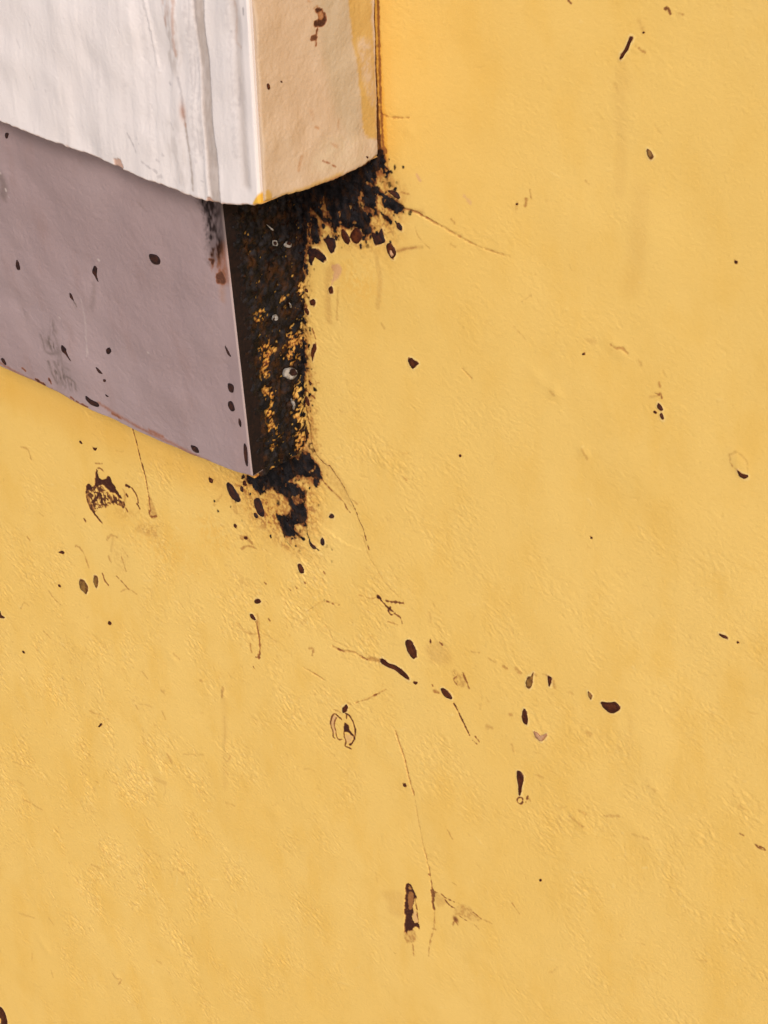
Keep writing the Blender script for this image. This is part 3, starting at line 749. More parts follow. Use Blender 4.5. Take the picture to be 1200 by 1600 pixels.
# hundreds of fine scratches, mostly sideways, where the trowelling is rough
for k in range(1100):
    px, py = rng.uniform(0, 1200), rng.uniform(0, 1600)
    if py < 560 and px < 620: continue
    q = wall.uv([(px, py)])[0]
    w_ = max(math.exp(-((q[0] - cA[0]) ** 2 + (q[1] - cA[1]) ** 2) / 0.30 ** 2), math.exp(-((q[0] - cB[0]) ** 2 + (q[1] - cB[1]) ** 2) / 0.2 ** 2), 0.5 * math.exp(-((q[0] - cC[0]) ** 2 + (q[1] - cC[1]) ** 2) / 0.25 ** 2))
    if rng.random() > 0.16 + 0.84 * w_: continue
    a = rng.normal(0.62, 0.45); L = rng.gamma(1.6, 4.5)
    c = rng.normal(0, 0.35)
    pts = [(px + L * t * math.cos(a + c * t), py + L * t * math.sin(a + c * t)) for t in (0, 0.5, 1)]
    light = rng.random() < 0.45
    wall.stroke(pts, rng.uniform(0.8, 2.6), 'halo' if light else 'tan', rng.uniform(0.08, 0.40) * (0.45 + 0.55 * w_), soft=1.2, depth=rng.uniform(0.00004, 0.00022) * (-1 if light else 1), n=2)

# ---- mould on the wall: traced outlines, broken up by noise
zm = lambda p: Z(440, 240, 6, p)
lum = wall.noise(band(0.003, 0.02, 0.9, math.radians(75), 1.5), 21)
MW = np.zeros_like(wall.h)
wall.m['mw'] = MW
wall.poly(zm([(-60, 300), (150, 300), (400, 200), (620, 150), (740, 110), (830, 200), (880, 300), (900, 420), (880, 480), (925, 595), (865, 580), (830, 640), (842, 745), (790, 765), (740, 720), (690, 700), (600, 705), (545, 650), (505, 785), (480, 700), (460, 640), (390, 640), (350, 590), (260, 610), (230, 640), (-60, 640)]), 'mw', 1.0, soft=2.0, wob=1.2)
for p in ([(830, 60), (860, -20), (950, -20), (972, 175), (940, 150), (890, 165), (878, 262), (810, 215), (740, 150)],
          [(270, 580), (340, 620), (348, 760), (368, 820), (310, 842), (268, 740)],
          [(940, 420), (1000, 440), (1135, 490), (1092, 572), (1040, 530), (960, 500)],
          [(895, 520), (950, 560), (1022, 620), (1022, 668), (985, 640), (935, 570)]):
    wall.poly(zm(p), 'mw', 1.0, soft=1.2, wob=0.8)
wall.stroke(zm([(790, 280), (880, 340), (960, 400), (1050, 450), (1130, 500)]), 5, 'mw', 1.0)
for p in ([(365, 500), (410, 480), (440, 560), (455, 600), (400, 590)], [(740, 500), (800, 500), (860, 540), (850, 570), (780, 550)], [(525, 520), (560, 560), (545, 590)],
          [(710, 420), (745, 380), (752, 450), (730, 470)], [(240, 500), (300, 540), (330, 590), (270, 580)], [(880, 400), (930, 420), (940, 500), (905, 500)], [(235, 620), (265, 640), (270, 760), (240, 740)],
          [(790, 250), (850, 290), (830, 310)]):
    wall.poly(zm(p), 'mw', 0.9, soft=2.0, mode='cut', wob=1.5)
zk = lambda p: Z(300, 580, 4, p)
for p in ([(400, 560), (440, 585), (480, 640), (520, 690), (560, 730), (600, 700), (650, 720), (705, 770), (700, 830), (714, 870), (705, 940), (640, 970), (640, 1022), (590, 1032), (560, 980), (523, 900), (560, 905), (600, 890), (610, 840), (590, 790), (545, 765), (500, 735), (460, 690), (430, 620)],
          [(560, 540), (640, 575), (700, 630), (755, 620), (768, 582), (792, 600), (797, 662), (740, 668), (660, 655), (600, 690), (560, 660), (520, 600)],
          [(340, 655), (380, 640), (440, 660), (458, 720), (440, 762), (400, 745), (368, 708)],
          [(750, 680), (775, 680), (782, 727), (760, 722)]):
    wall.poly(zk(p), 'mw', 1.0, soft=1.3, wob=1.0)
wall.stroke(zk([(560, 980), (590, 1060), (640, 1120)]), 2.0, 'mw', 0.8, w1=1.0); wall.stroke(zk([(705, 950), (722, 1020), (740, 1080)]), 4, 'mw', 0.9, w1=2.0)
wall.stroke(zk([(640, 1000), (680, 1040), (700, 1050)]), 5, 'mw', 0.8)
for p in ([(620, 790), (660, 780), (690, 820), (640, 830)], [(650, 960), (690, 965), (680, 1010), (650, 1000)], [(600, 850), (630, 860), (610, 900)]):
    wall.poly(zk(p), 'mw', 0.8, soft=1.5, mode='cut', wob=1.5)
def dots(surf, n, box, k, dens, rmax=4.0, seed=5, vmin=0.6):
    # specks of mould, thick where dens(px,py) is high
    g = np.random.default_rng(seed)
    for _ in range(n):
        px, py = g.uniform(box[0], box[2]), g.uniform(box[1], box[3])
        if g.random() > dens(px, py): continue
        rr = min(rmax, g.gamma(1.6, 0.8) + 0.7)
        a = g.uniform(0, 6.28); e = g.uniform(0.6, 1.0)
        pts = [(px + rr * e * math.cos(t + a) * g.uniform(0.7, 1.2), py + rr * 1.25 * math.sin(t + a) * g.uniform(0.7, 1.2)) for t in (0, 1.05, 2.1, 3.14, 4.19, 5.24)]
        surf.poly(pts, k, g.uniform(vmin, 1.0), soft=0.9, n=3)
def near(poly, w):
    P = curve(poly, 8)
    return lambda x, y: math.exp(-(np.min(np.hypot(P[:, 0] - x, P[:, 1] - y)) / w) ** 2)
wall.poly([(466, 300), (480, 300), (481, 340), (479, 380), (476, 405), (466, 410)], 'mw', 1.0, soft=2.0, wob=1.5)
wall.poly([(470, 415), (476, 425), (475, 440), (470, 440)], 'mw', 0.9, soft=2.0, wob=1.5)
wall.poly([(470, 520), (477, 530), (480, 550), (478, 575), (475, 590), (468, 590)], 'mw', 1.0, soft=1.8, wob=1.8)
wall.poly([(470, 664), (480, 672), (482, 684), (474, 688)], 'mw', 0.95, soft=1.5, wob=1.5)
wall.poly([(388, 750), (410, 735), (445, 720), (476, 706), (486, 716), (490, 730), (474, 742), (462, 736), (452, 742), (446, 760), (424, 764), (408, 772), (396, 762)], 'mw', 1.0, soft=1.8, wob=1.8)
dots(wall, 420, (470, 235, 660, 410), 'mw', near([(480, 372), (505, 372), (540, 372), (575, 372), (608, 350), (622, 325), (604, 285), (600, 255)], 15), 4.0, 91)
dots(wall, 420, (455, 325, 510, 715), 'mw', near([(480, 330), (478, 400), (476, 470), (480, 540), (479, 600), (482, 650), (487, 702)], 7), 3.6, 92)
dots(wall, 480, (330, 720, 540, 900), 'mw', near([(395, 752), (430, 745), (470, 740), (495, 738), (470, 760), (460, 790), (470, 815), (450, 835)], 15), 3.6, 93)
dots(wall, 60, (330, 720, 560, 960), 'mw', near([(360, 770), (420, 800), (470, 850), (500, 880)], 45), 1.8, 94, 0.35)
MW = wall.m.pop('mw')
MW = np.clip(MW - 0.5 * smooth(1.1, 2.1, lum) * (MW > 0.3), 0, 1)
wall.m['mould'] = np.maximum(wall.m['mould'], (MW * 0.97).astype(np.float32))
# brown bleed around the mould
def blur(a, k):
    for ax in (0, 1):
        c = np.cumsum(np.pad(a, [(k + 1, k) if x == ax else (0, 0) for x in (0, 1)]), axis=ax, dtype=np.float64)
        a = (np.take(c, range(2 * k + 1, c.shape[ax]), ax) - np.take(c, range(0, c.shape[ax] - 2 * k - 1), ax)) / (2 * k + 1)
    return a.astype(np.float32)
wall.stroke([(476, 330), (475, 400), (474, 470), (475, 540), (475, 600), (476, 650), (478, 706)], 7, 'mz', 0.85, soft=5, wob=5)
wall.stroke([(482, 330), (476, 400), (474, 470), (480, 540), (484, 600), (486, 650), (490, 702)], 12, 'tan', 0.75, soft=8, wob=4)
MZ = wall.m.pop('mz')
BL = np.maximum(blur(blur(MW, 4), 4), 0)
BL2 = blur(blur(MW, 12), 10)
wall.m['mould'] = np.maximum(wall.m['mould'], MZ * (0.25 + 0.75 * TEX))
wall.m['brown'] = np.maximum(wall.m['brown'], 0.85 * smooth(0.08, 0.6, BL) * (0.35 + 0.65 * TEX)).astype(np.float32)
wall.m['tan'] = np.maximum(wall.m['tan'], 0.9 * smooth(0.03, 0.45, BL2) * (0.25 + 0.75 * TEX2)).astype(np.float32)
for b in ((610, 300, 22, 30, .8), (600, 340, 26, 34, .55), (520, 345, 40, 24, .5), (560, 350, 40, 20, .4), (592, 255, 10, 18, .7), (420, 790, 45, 26, .55), (400, 760, 40, 16, .6), (445, 800, 30, 40, .6), (490, 800, 26, 60, .35), (470, 740, 30, 20, .5), (480, 400, 8, 60, .5), (335, 750, 20, 14, .4), (480, 700, 12, 40, .5)):
    wall.blob(b[0], b[1], b[2], b[3], 'tan', b[4] * 0.9, tex=0.35 + 0.65 * TEX2)
for b in ((420, 800, 60, 40, .75), (440, 770, 60, 26, .7), (480, 790, 26, 50, .6), (385, 765, 34, 16, .7), (450, 850, 40, 16, .5), (600, 330, 30, 50, .6), (545, 365, 60, 20, .55), (476, 600, 12, 120, .55)):
    wall.blob(b[0], b[1], b[2], b[3], 'orange', b[4] * 0.7, tex=0.4 + 0.6 * TEX2)
    wall.blob(b[0], b[1], b[2], b[3], 'tan', b[4] * 0.85, tex=0.25 + 0.75 * TEX)
    wall.blob(b[0], b[1], b[2] * 0.8, b[3] * 0.8, 'brown', b[4] * 0.6, tex=smooth(0.5, 0.95, TEX))
wall.stroke([(590, 0), (594, 120), (597, 200), (599, 246)], 4.0, 'brown', 0.55, soft=1.4)
wall.stroke([(579, -60), (583, 60), (590, 190), (596, 250)], 6.5, 'brown', 0.8, soft=2)

LATER = []
def wspot(pts, mat=None, name='dirt_spot', h=0.9):
    P = np.array(pts)
    size = float(np.sqrt(np.ptp(P[:, 0]) * np.ptp(P[:, 1])))
    if size > 7: wall.stroke(list(pts) + [pts[0]], 4.2, 'halo', 0.5, soft=1.0, wob=0.6, depth=-0.0002)
    wall.poly(pts, 'brown', 0.7, soft=1.5)
    LATER.append((pts, mat, name, h))
def wspots(zf, polys, mat=None, name='dirt_spot', h=0.9):
    for p in polys: wspot(zf(p), mat, name, h)
wspots(zm, [[(395, 800), (450, 785), (495, 800), (512, 860), (490, 915), (465, 930), (440, 890), (420, 840)],
            [(850, 740), (900, 760), (940, 700), (955, 770), (970, 830), (890, 855), (865, 820)],
            [(1080, 655), (1105, 650), (1130, 685), (1120, 720), (1085, 690)], [(1000, 345), (1080, 360), (1112, 410), (1085, 420), (1040, 385)]], M_BLK)
wspots(zm, [[(565, 720), (590, 715), (630, 770), (645, 820), (625, 850), (595, 825), (570, 780)],
            [(650, 760), (690, 700), (740, 720), (755, 785), (715, 845), (670, 820)]], M_SPOT)
wspot(zm([(245, 910), (300, 890), (350, 905), (400, 950), (418, 990), (390, 1020), (350, 985), (318, 950), (290, 945), (282, 960), (290, 1020), (275, 1048), (255, 1020), (262, 970)]), M_BLK, h=0.3)
wspots(zm, [[(985, 860), (1020, 840), (1060, 890), (1075, 950), (1040, 985), (1000, 930)]], M_SPOT)
wspots(zm, [[(1025, 900), (1045, 905), (1060, 945), (1040, 965), (1020, 935)]], M_PNK, 'bare_plaster', 1.3)
wspots(zm, [[(790, 22), (800, 20), (808, 32), (798, 40)]], M_BLK)
wspots(zk, [[(220, 700), (250, 710), (300, 790), (290, 815), (255, 800), (225, 750)], [(390, 800), (420, 795), (450, 870), (450, 905), (415, 895), (395, 850)],
            [(390, 885), (410, 900), (408, 920), (392, 910)], [(865, 895), (880, 905), (875, 922), (850, 915)], [(815, 1040), (830, 1070), (820, 1090), (803, 1070)],
            [(735, 1070), (775, 1100), (768, 1112), (745, 1095)], [(305, 720), (318, 725), (318, 755), (305, 745)]], M_BLK)
wspots(zk, [[(108, 665), (130, 680), (126, 700), (108, 690)], [(265, 955), (280, 965), (275, 980), (265, 972)], [(320, 685), (335, 690), (340, 715), (322, 710)], [(330, 1035), (345, 1040), (342, 1052), (330, 1048)]], M_SPOT)
wspots(lambda p: Z(420, 380, 6, p), [[(340, 425), (362, 432), (370, 460), (350, 450)], [(390, 545), (415, 522), (438, 540), (435, 575), (400, 580)], [(340, 610), (360, 610), (380, 640), (375, 672), (350, 645)],
            [(430, 940), (450, 960), (445, 1010), (425, 1060), (420, 1105), (412, 1060), (405, 1010)], [(565, 420), (590, 400), (600, 430), (598, 465), (575, 468)]], M_SPOT)
wspots(lambda p: Z(380, 560, 6, p), [[(585, 365), (610, 360), (630, 430), (610, 435)], [(550, 425), (580, 425), (575, 450), (555, 455)], [(620, 205), (640, 220), (648, 235), (635, 235)]], M_SPOT)
wspots(z9, [[(103, 308), (118, 297), (135, 310), (152, 345), (155, 375), (140, 385), (122, 368), (108, 340)], [(1022, 590), (1060, 592), (1085, 590), (1108, 610), (1100, 632), (1070, 642), (1040, 625), (1022, 605)],
            [(650, 640), (658, 622), (668, 635), (675, 670), (672, 695), (658, 690), (650, 670)], [(625, 915), (645, 920), (655, 945), (648, 985), (642, 1025), (633, 1025), (632, 985), (625, 945)],
            [(270, 530), (290, 530), (318, 565), (312, 578), (285, 562)], [(140, 495), (160, 495), (152, 508)], [(770, 470), (785, 475), (785, 495), (776, 518), (772, 500)], [(90, 975), (100, 972), (104, 984), (95, 988)]], M_SPOT)
wspots(z9, [[(690, 470), (702, 452), (697, 490), (694, 515), (680, 527), (667, 515), (668, 490), (680, 470)], [(958, 538), (975, 560), (972, 577), (962, 562)]], M_OLV)
wspots(z9, [[(703, 728), (713, 730), (722, 733), (735, 750), (748, 752), (766, 737), (758, 757), (740, 772), (715, 757)]], M_PNK, 'bare_plaster')
wspot(z3([(640, 452), (655, 447), (685, 468), (720, 480), (755, 505), (780, 535), (775, 545), (750, 528), (715, 500), (680, 487), (650, 470)]), M_SPOT, h=0.5)
wspots(z3, [[(258, 5), (270, 5), (282, 22), (285, 45), (270, 45), (260, 28)], [(55, 170), (78, 168), (82, 185), (62, 188)], [(35, 238), (48, 240), (62, 262), (50, 262)]], M_SPOT)
wspots(zr, [[(500, 245), (528, 290), (500, 370), (440, 405), (418, 330), (460, 280)]], M_SPOT)
wspots(zt, [[(635, 698), (655, 712), (661, 735), (650, 743), (637, 725)]], M_OLV)
wspot(zt([(553, 178), (560, 172), (566, 177), (556, 205), (545, 232), (530, 255), (518, 272), (508, 270), (520, 245), (535, 220)]), M_SPOT, h=0.6)
wspots(lambda p: Z(560, 480, 4, p), [[(313, 325), (330, 317), (350, 333), (377, 347), (362, 365), (345, 383), (330, 372), (315, 350)], [(630, 920), (640, 925), (640, 936), (631, 934)]], M_SPOT)
wspots(zq, [[(1062, 1005), (1085, 1022), (1106, 1024), (1109, 1035), (1090, 1042), (1070, 1030)], [(690, 690), (702, 700), (711, 720), (700, 720), (684, 705)], [(697, 738), (706, 736), (715, 758), (706, 763)],  # first outline: shaded crescent of the blister, painted as a dark spot
            [(668, 724), (680, 732), (678, 738), (668, 732)], [(1045, 22), (1057, 25), (1055, 34), (1047, 32)], [(333, 455), (341, 455), (341, 462), (334, 462)]], M_SPOT)
wspots(zc, [[(375, 798), (395, 800), (414, 832), (407, 862), (395, 855), (378, 835)], [(440, 785), (455, 780), (461, 808), (453, 835), (443, 815)]], M_OLV)
wspots(zc, [[(435, 178), (448, 180), (455, 178), (448, 192)], [(372, 145), (380, 148), (386, 160), (377, 157)], [(-15, 955), (2, 942), (10, 962), (28, 975), (5, 975), (-12, 970)], [(510, 992), (520, 1000), (518, 1010), (508, 1002)],
            [(278, 668), (290, 662), (302, 668), (298, 676), (286, 672)], [(277, 818), (286, 825), (284, 832), (277, 826)], [(1098, 535), (1112, 545), (1105, 555), (1098, 548)], [(1146, 595), (1158, 600), (1156, 608), (1147, 606)], [(1178, 958), (1192, 965), (1200, 980), (1188, 978)]], M_SPOT)
wspots(ze, [[(-20, 1125), (5, 1120), (25, 1150), (36, 1190), (30, 1215), (8, 1215), (8, 1180), (-10, 1155)]], M_SPOT)
wspots(zl, [[(462, 524), (472, 511), (479, 512), (468, 528)], [(106, 170), (114, 173), (118, 181), (111, 180)], [(510, 32), (522, 38), (520, 50), (512, 45)], [(1178, -2), (1195, 10), (1192, 22), (1180, 12)]], M_SPOT)
wspots(lambda p: Z(800, 800, 3, p), [[(973, 572), (990, 574), (1010, 585), (1008, 592), (990, 585)], [(1057, 607), (1064, 609), (1063, 615), (1057, 614)], [(370, 117), (376, 118), (376, 124), (370, 123)]], M_SPOT)
wspots(zt, [[(21, 952), (29, 953), (28, 960), (22, 959)], [(614, 148), (621, 150), (620, 156), (614, 155)]], M_SPOT)
wspots(zw, [[(130, 521), (138, 523), (138, 531), (131, 530)]], M_SPOT)

W_BASE = (0.0, 0.0, 0.0)
wall_obj = wall.build('plastered_wall', M_YEL, 0.25, base=W_BASE)
wall_obj['label'] = 'yellow painted plaster wall with cracks, dark brown spots and black mould'
wall_obj['category'] = 'wall'
crust(wall, np.where(MW > 0.02, MW + 0.10 * np.clip(lum, -1, 1), 0), wall_obj, W_BASE, 31)['label'] = 'black mould spreading on the yellow wall'

for pts, mat, name, h in LATER: spot(wall, pts, wall_obj, W_BASE, mat, name, h)

# ------------------------------------------------------------------ the ledge: white block with beige end, mauve apron, mouldy support
pB = wall_pt(592, 246)                                            # where the end of the block meets the wall
D = out_from_wall(pB, 405, 321)
XC = pB[0]
print('ledge depth', D, 'at x', XC, 'z', pB[2])
L_BASE = (XC - 0.6, 0.0, float(pB[2]) - 0.25)
ledge = empty('wall_ledge', L_BASE)
ledge['label'] = 'white plaster ledge with beige end and mauve grey apron jutting from the yellow wall'
ledge['category'] = 'ledge'

# front of the block
fO = np.array([XC, -D, 0.0])
fA, fB = np.array([1.0, 0, 0]), np.array([0, 0, 1.0])
edge_px = [(-60, 163), (0, 190), (40, 206), (80, 222), (110, 233), (150, 248), (176, 258), (186, 263), (205, 272), (240, 285), (280, 301), (305, 310), (322, 315), (345, 319), (375, 320), (395, 321), (406, 321)]
eq = on_plane(np.array(edge_px, float), fO, WALL_N)
ex, ez = eq[:, 0] - XC, eq[:, 2]
fs, a0, an = coords(-0.42, 0.0, STEP, -1.25, 0.0)
fs = fs - fs[-1]
ft, b0, bn_ = coords(0.0, 0.27, STEP, 0.0, 0.42)
off = np.interp(fs, ex, ez)
off = np.where(fs < ex[0], ez[0], off)
wobe = np.interp(fs, np.linspace(-1.25, 0, 400), rng.normal(0, 0.00028, 400))
off = off + wobe
front = Surface(fO, fA, fB, WALL_N, fs, ft, a0, an, b0, bn_, off)
for k in ('tan', 'brown', 'mould', 'groove', 'grey', 'yellow', 'rust'): front.ch(k)
front.h += 0.0007 * front.noise(band(0.03, 0.15, 1.2), 41) + 0.00006 * front.noise(band(0.004, 0.03, 0.9, math.radians(90), 4), 42) + 0.00004 * front.noise(band(0.0016, 0.005, 0.5), 43)
FT = np.clip(0.5 + 0.6 * front.noise(band(0.0025, 0.02, 0.8, math.radians(85), 3), 44), 0, 1)
zf = lambda p: Z(200, 0, 4.85, p)
gl = [(470, -120), (482, 0), (512, 250), (540, 500), (560, 760), (575, 950), (600, 1250), (640, 1560)]
gr = [(545, -120), (560, 0), (578, 250), (600, 420), (622, 650), (640, 900), (668, 1150), (690, 1400), (700, 1560)]
gpoly = gl + gr[::-1]
front.poly(zf(gpoly), 'h', -0.0009, soft=1.6, wob=0.2, mode='add')           # the sunk flute
front.poly(zf(gpoly), 'groove', 0.95, soft=2.2, wob=0.2, tex=0.8 + 0.2 * FT)
front.stroke(zf([(790, -100), (815, 200), (835, 500), (855, 800), (875, 1100), (895, 1400)]), 11, 'h', -0.0006, soft=5, wob=0.5)
front.h[...] = front.h
front.stroke(zf([(795, -100), (815, 200), (838, 500), (858, 800), (880, 1100), (895, 1400)]), 11, 'groove', 0.55, soft=6)  # soft shading of this second flute, painted into the colour
for x_, w_, h_ in ((40, 16, .0004), (150, 10, -.0003), (330, 14, .0005), (380, 8, -.0004), (440, 9, .0007), (500, 7, -.0004), (520, 5, .0005), (730, 20, .0004), (930, 8, .0005), (-150, 24, .0004), (-330, 18, -.0003), (-520, 20, .0004)):
    front.stroke(zf([(x_ - 25, -120), (x_, 200), (x_ + 35, 700), (x_ + 70, 1250), (x_ + 90, 1600)]), w_, 'h', h_ * (0.5 if 340 < x_ < 600 else 1), soft=w_ * 0.4, wob=0.6)
for x_, v_ in ((455, .30), (500, .28), (-60, .12), (-260, .12), (120, .14), (760, .22)):
    front.stroke(zf([(x_ - 15, -60), (x_, 200), (x_ + 35, 700), (x_ + 60, 1200)]), 4, 'grey', v_, soft=4, wob=2)
front.stroke(zf([(840, 590), (845, 680), (838, 800)]), 3, 'grey', 0.45, soft=1.5)
front.stroke(zf([(800, 0), (815, 100), (805, 300), (850, 360)]), 2.5, 'tan', 0.3, soft=2)
front.stroke(zf([(95, -90), (125, 20), (165, 200), (205, 460), (225, 540)]), 5, 'h', 0.0008, w1=2, soft=3.5, wob=0.5)
front.stroke(zf([(60, -90), (90, 20), (130, 200), (175, 460), (200, 560)]), 12, 'h', 0.0005, soft=8, wob=0.5)
front.poly(zf([(255, -60), (300, -60), (310, 60), (300, 170), (285, 250), (268, 180), (260, 60)]), 'rust', 0.45, soft=3, tex=FT)
front.stroke(zf([(345, -60), (345, 120), (340, 330), (352, 420)]), 4, 'rust', 0.5, soft=2)
front.poly(zf([(300, 60), (370, 200), (380, 520), (330, 560), (270, 480), (270, 250)]), 'groove', 0.5, soft=10, tex=FT)
front.stroke(zf([(375, 600), (395, 680), (410, 760), (420, 830), (428, 890)]), 4, 'grey', 0.55, soft=2)
front.blob(200 + 420 / 4.85, 850 / 4.85, 5, 10, 'rust', 0.7)
front.stroke(zf([(430, 880), (455, 1080), (475, 1250), (490, 1440)]), 3, 'groove', 0.9, soft=2)
front.stroke(zf([(432, 900), (440, 960)]), 2, 'rust', 0.5)
for p in ([(455, -40), (465, 120), (455, 240)], [(490, 420), (500, 560), (500, 760)], [(525, 980), (535, 1060), (545, 1180)], [(468, 520), (480, 640)]):
    front.stroke(zf(p), 3, 'grey', 0.40, soft=2)
front.poly(zf([(300, 900), (400, 950), (440, 1300), (430, 1440), (350, 1380), (300, 1150)]), 'groove', 0.25, soft=8, tex=FT)
for p, w, v in (([(0, 1010), (35, 1080), (68, 1160)], 2.0, .6), ([(110, 1220), (160, 1265), (205, 1295)], 2, .5), ([(205, 1295), (215, 1305)], 4, .5), ([(225, 1340), (255, 1335)], 4, .4), ([(215, 1210), (235, 1225)], 3, .4),
                ([(265, 1165), (270, 1175)], 3, .5), ([(310, 635), (316, 645)], 3, .5), ([(325, 930), (350, 980)], 2, .3), ([(870, 65), (872, 110)], 2.4, .9), ([(990, 1305), (995, 1340)], 2.6, .9), ([(765, 235), (775, 240)], 3, .4),
                ([(555, 1370), (570, 1380)], 2.5, .4)):
    front.stroke(zf(p), w, 'grey', v, soft=1.0)
for px, py, L in ((45, 120, 20), (190, 125, 12), (195, 131, 3), (70, 140, 10), (215, 215, 9), (25, 60, 14), (120, 30, 16), (40, 20, 20)):
    front.stroke([(px, py), (px + L * 0.4, py + L)], 1.4, 'grey', 0.28, soft=1.2)
front.poly(Z(330, 300, 7.5, [(485, 130), (565, 10), (580, 60), (575, 150), (520, 165)]), 'yellow', 0.95, soft=1.5)
front.poly(zf([(585, 1540), (605, 1495), (625, 1505), (640, 1550), (610, 1570)]), 'rust', 0.8, soft=1, depth=0.0012)
front.poly([(178, 250), (186, 248), (192, 258), (190, 266), (180, 262)], 'rust', 0.75, soft=1, depth=0.0012)
for px, py in ((60, 213), (105, 230), (240, 285), (285, 302), (140, 245), (310, 311), (350, 319)):
    front.blob(px, py, rng.uniform(3, 6), rng.uniform(1.5, 3), 'rust', 0.5)
SS, TT = np.meshgrid(fs, ft, indexing='ij')
r = 0.0014
dl = np.clip(np.minimum(TT, 9), 0, r)
front.h -= (r - np.sqrt(np.maximum(r * r - (r - dl) ** 2, 0))) * 0.8
dr = np.clip(-SS, 0, 0.002)
front.h -= 0.002 - np.sqrt(np.maximum(0.002 ** 2 - (0.002 - dr) ** 2, 0))
front.ch('rust')[...] = np.maximum(front.ch('rust'), np.where(TT < 0.0011, 0.6, 0) * (0.4 + 0.6 * FT)).astype(np.float32)
block = front.build('ledge_block', M_WHT, D - 0.004, ledge, L_BASE)

# beige end of the block
eO = np.array([XC + 0.0024, 0.0, 0.0])
eN = np.array([1.0, 0, 0])
eA = np.array([0, -1.0, 0])
lo_px = [(593, 243), (580, 252), (565, 262), (545, 272), (525, 281), (500, 290), (475, 299), (450, 307), (430, 313), (412, 318), (405, 321)]
lq = on_plane(np.array(lo_px, float), eO, eN)
ln, lz = -lq[:, 1], lq[:, 2]
es = np.arange(0.0035, D - 0.0035, STEP)
et, c0, cn = coords(0.0, 0.27, STEP, 0.0, 0.4)
eoff = np.interp(es, ln, lz) + np.interp(es, np.linspace(0, D, 60), rng.normal(0, 0.0003, 60))
end = Surface(eO, eA, fB, eN, es, et, 0, len(es), c0, cn, eoff)
for k in ('tan', 'brown', 'mould', 'greyband', 'yellow', 'rust', 'pale'): end.ch(k)
end.h += 0.0005 * end.noise(band(0.02, 0.1, 1.2), 51) + 0.00007 * end.noise(band(0.003, 0.02, 0.9), 52) + 0.00004 * end.noise(band(0.0016, 0.005, 0.5), 53)
ET = np.clip(0.5 + 0.6 * end.noise(band(0.002, 0.015, 0.8), 54), 0, 1)
zn = lambda p: Z(300, 0, 3, p)
end.poly(zn([(735, -120), (830, -120), (842, 100), (858, 380), (866, 560), (868, 645), (812, 630), (795, 500), (775, 320), (750, 150)]), 'yellow', 0.9, soft=2.5)
end.poly(zn([(775, 200), (830, 190), (848, 370), (850, 500), (800, 380)]), 'yellow', 0.75, soft=4, mode='cut', tex=0.4 + 0.6 * ET)
end.poly(zn([(580, -120), (740, -120), (760, 200), (790, 420), (800, 620), (700, 600), (620, 300)]), 'greyband', 0.7, soft=10)
end.poly(zn([(640, 640), (820, 640), (870, 690), (820, 760), (700, 800), (560, 800), (600, 700)]), 'pale', 0.6, soft=8, tex=0.4 + 0.6 * ET)
end.poly(Z(330, 300, 7.5, [(640, -10), (700, -10), (730, 100), (680, 140), (650, 90)]), 'yellow', 0.95, soft=1.5)
end.stroke(zn([(430, 925), (520, 890), (620, 850), (700, 815)]), 6, 'yellow', 0.75, soft=3)
end.stroke(zn([(440, 930), (560, 885), (700, 825), (800, 785)]), 2.2, 'rust', 0.8, soft=1.2)
end.stroke(zn([(868, 0), (868, 400), (873, 650)]), 3, 'rust', 0.6, soft=2)
end.blob(300 + 312 / 3, 550 / 3, 5, 12, 'rust', 0.65, tex=ET)
end.stroke(zn([(515, 735), (505, 770), (500, 798)]), 4, 'tan', 0.5, soft=1.5)
end.stroke(zn([(612, 754), (640, 765), (672, 782)]), 1.4, 'brown', 0.5)
end.stroke(zn([(690, 560), (685, 600)]), 3, 'tan', 0.35, soft=2); end.stroke(zn([(580, 598), (592, 602)]), 3, 'tan', 0.6); end.stroke(zn([(650, 670), (680, 690)]), 2, 'tan', 0.4); end.stroke(zn([(560, 520), (570, 560)]), 3, 'tan', 0.3, soft=2)
end.poly(zn([(575, 45), (600, 38), (628, 70), (628, 108), (602, 128), (575, 122), (572, 100), (590, 88), (588, 65)]), 'brown', 0.95, soft=1.0, depth=0.0006)
end.poly(zn([(592, 60), (608, 55), (618, 80), (600, 92)]), 'brown', 0.75, soft=1.0, mode='cut')
end.poly(zn([(590, 55), (610, 52), (620, 80), (600, 95)]), 'tan', 0.8, soft=1.0)
end.stroke(zn([(590, 125), (582, 150), (582, 180), (582, 215)]), 1.8, 'brown', 0.75)
end.poly(zn([(556, 168), (582, 158), (586, 182), (562, 186)]), 'brown', 0.8, soft=1.0)
end.stroke(zn([(570, 40), (585, 30)]), 2, 'tan', 0.7); end.stroke(zn([(545, 5), (560, 8)]), 2, 'tan', 0.5)
SS, TT = np.meshgrid(es, et, indexing='ij')
dl = np.clip(TT, 0, 0.003)
end.h -= (0.003 - np.sqrt(np.maximum(0.003 ** 2 - (0.003 - dl) ** 2, 0))) * 0.8
dl = np.clip(es[-1] - SS, 0, 0.002)
end.h -= (0.002 - np.sqrt(np.maximum(0.002 ** 2 - (0.002 - dl) ** 2, 0))) * 0.4
panel = end.build('end_panel', M_BEI, 0.003, ledge, L_BASE)
panel['label'] = 'beige painted end of the ledge'
for p in ([(350, 392), (360, 395), (364, 415), (356, 420), (350, 408)], [(414, 378), (421, 380), (421, 387), (415, 386)], [(815, 731), (824, 733), (822, 741), (816, 739)]):
    spot(end, zn(p), ledge, L_BASE, M_SPOT, h=0.5)

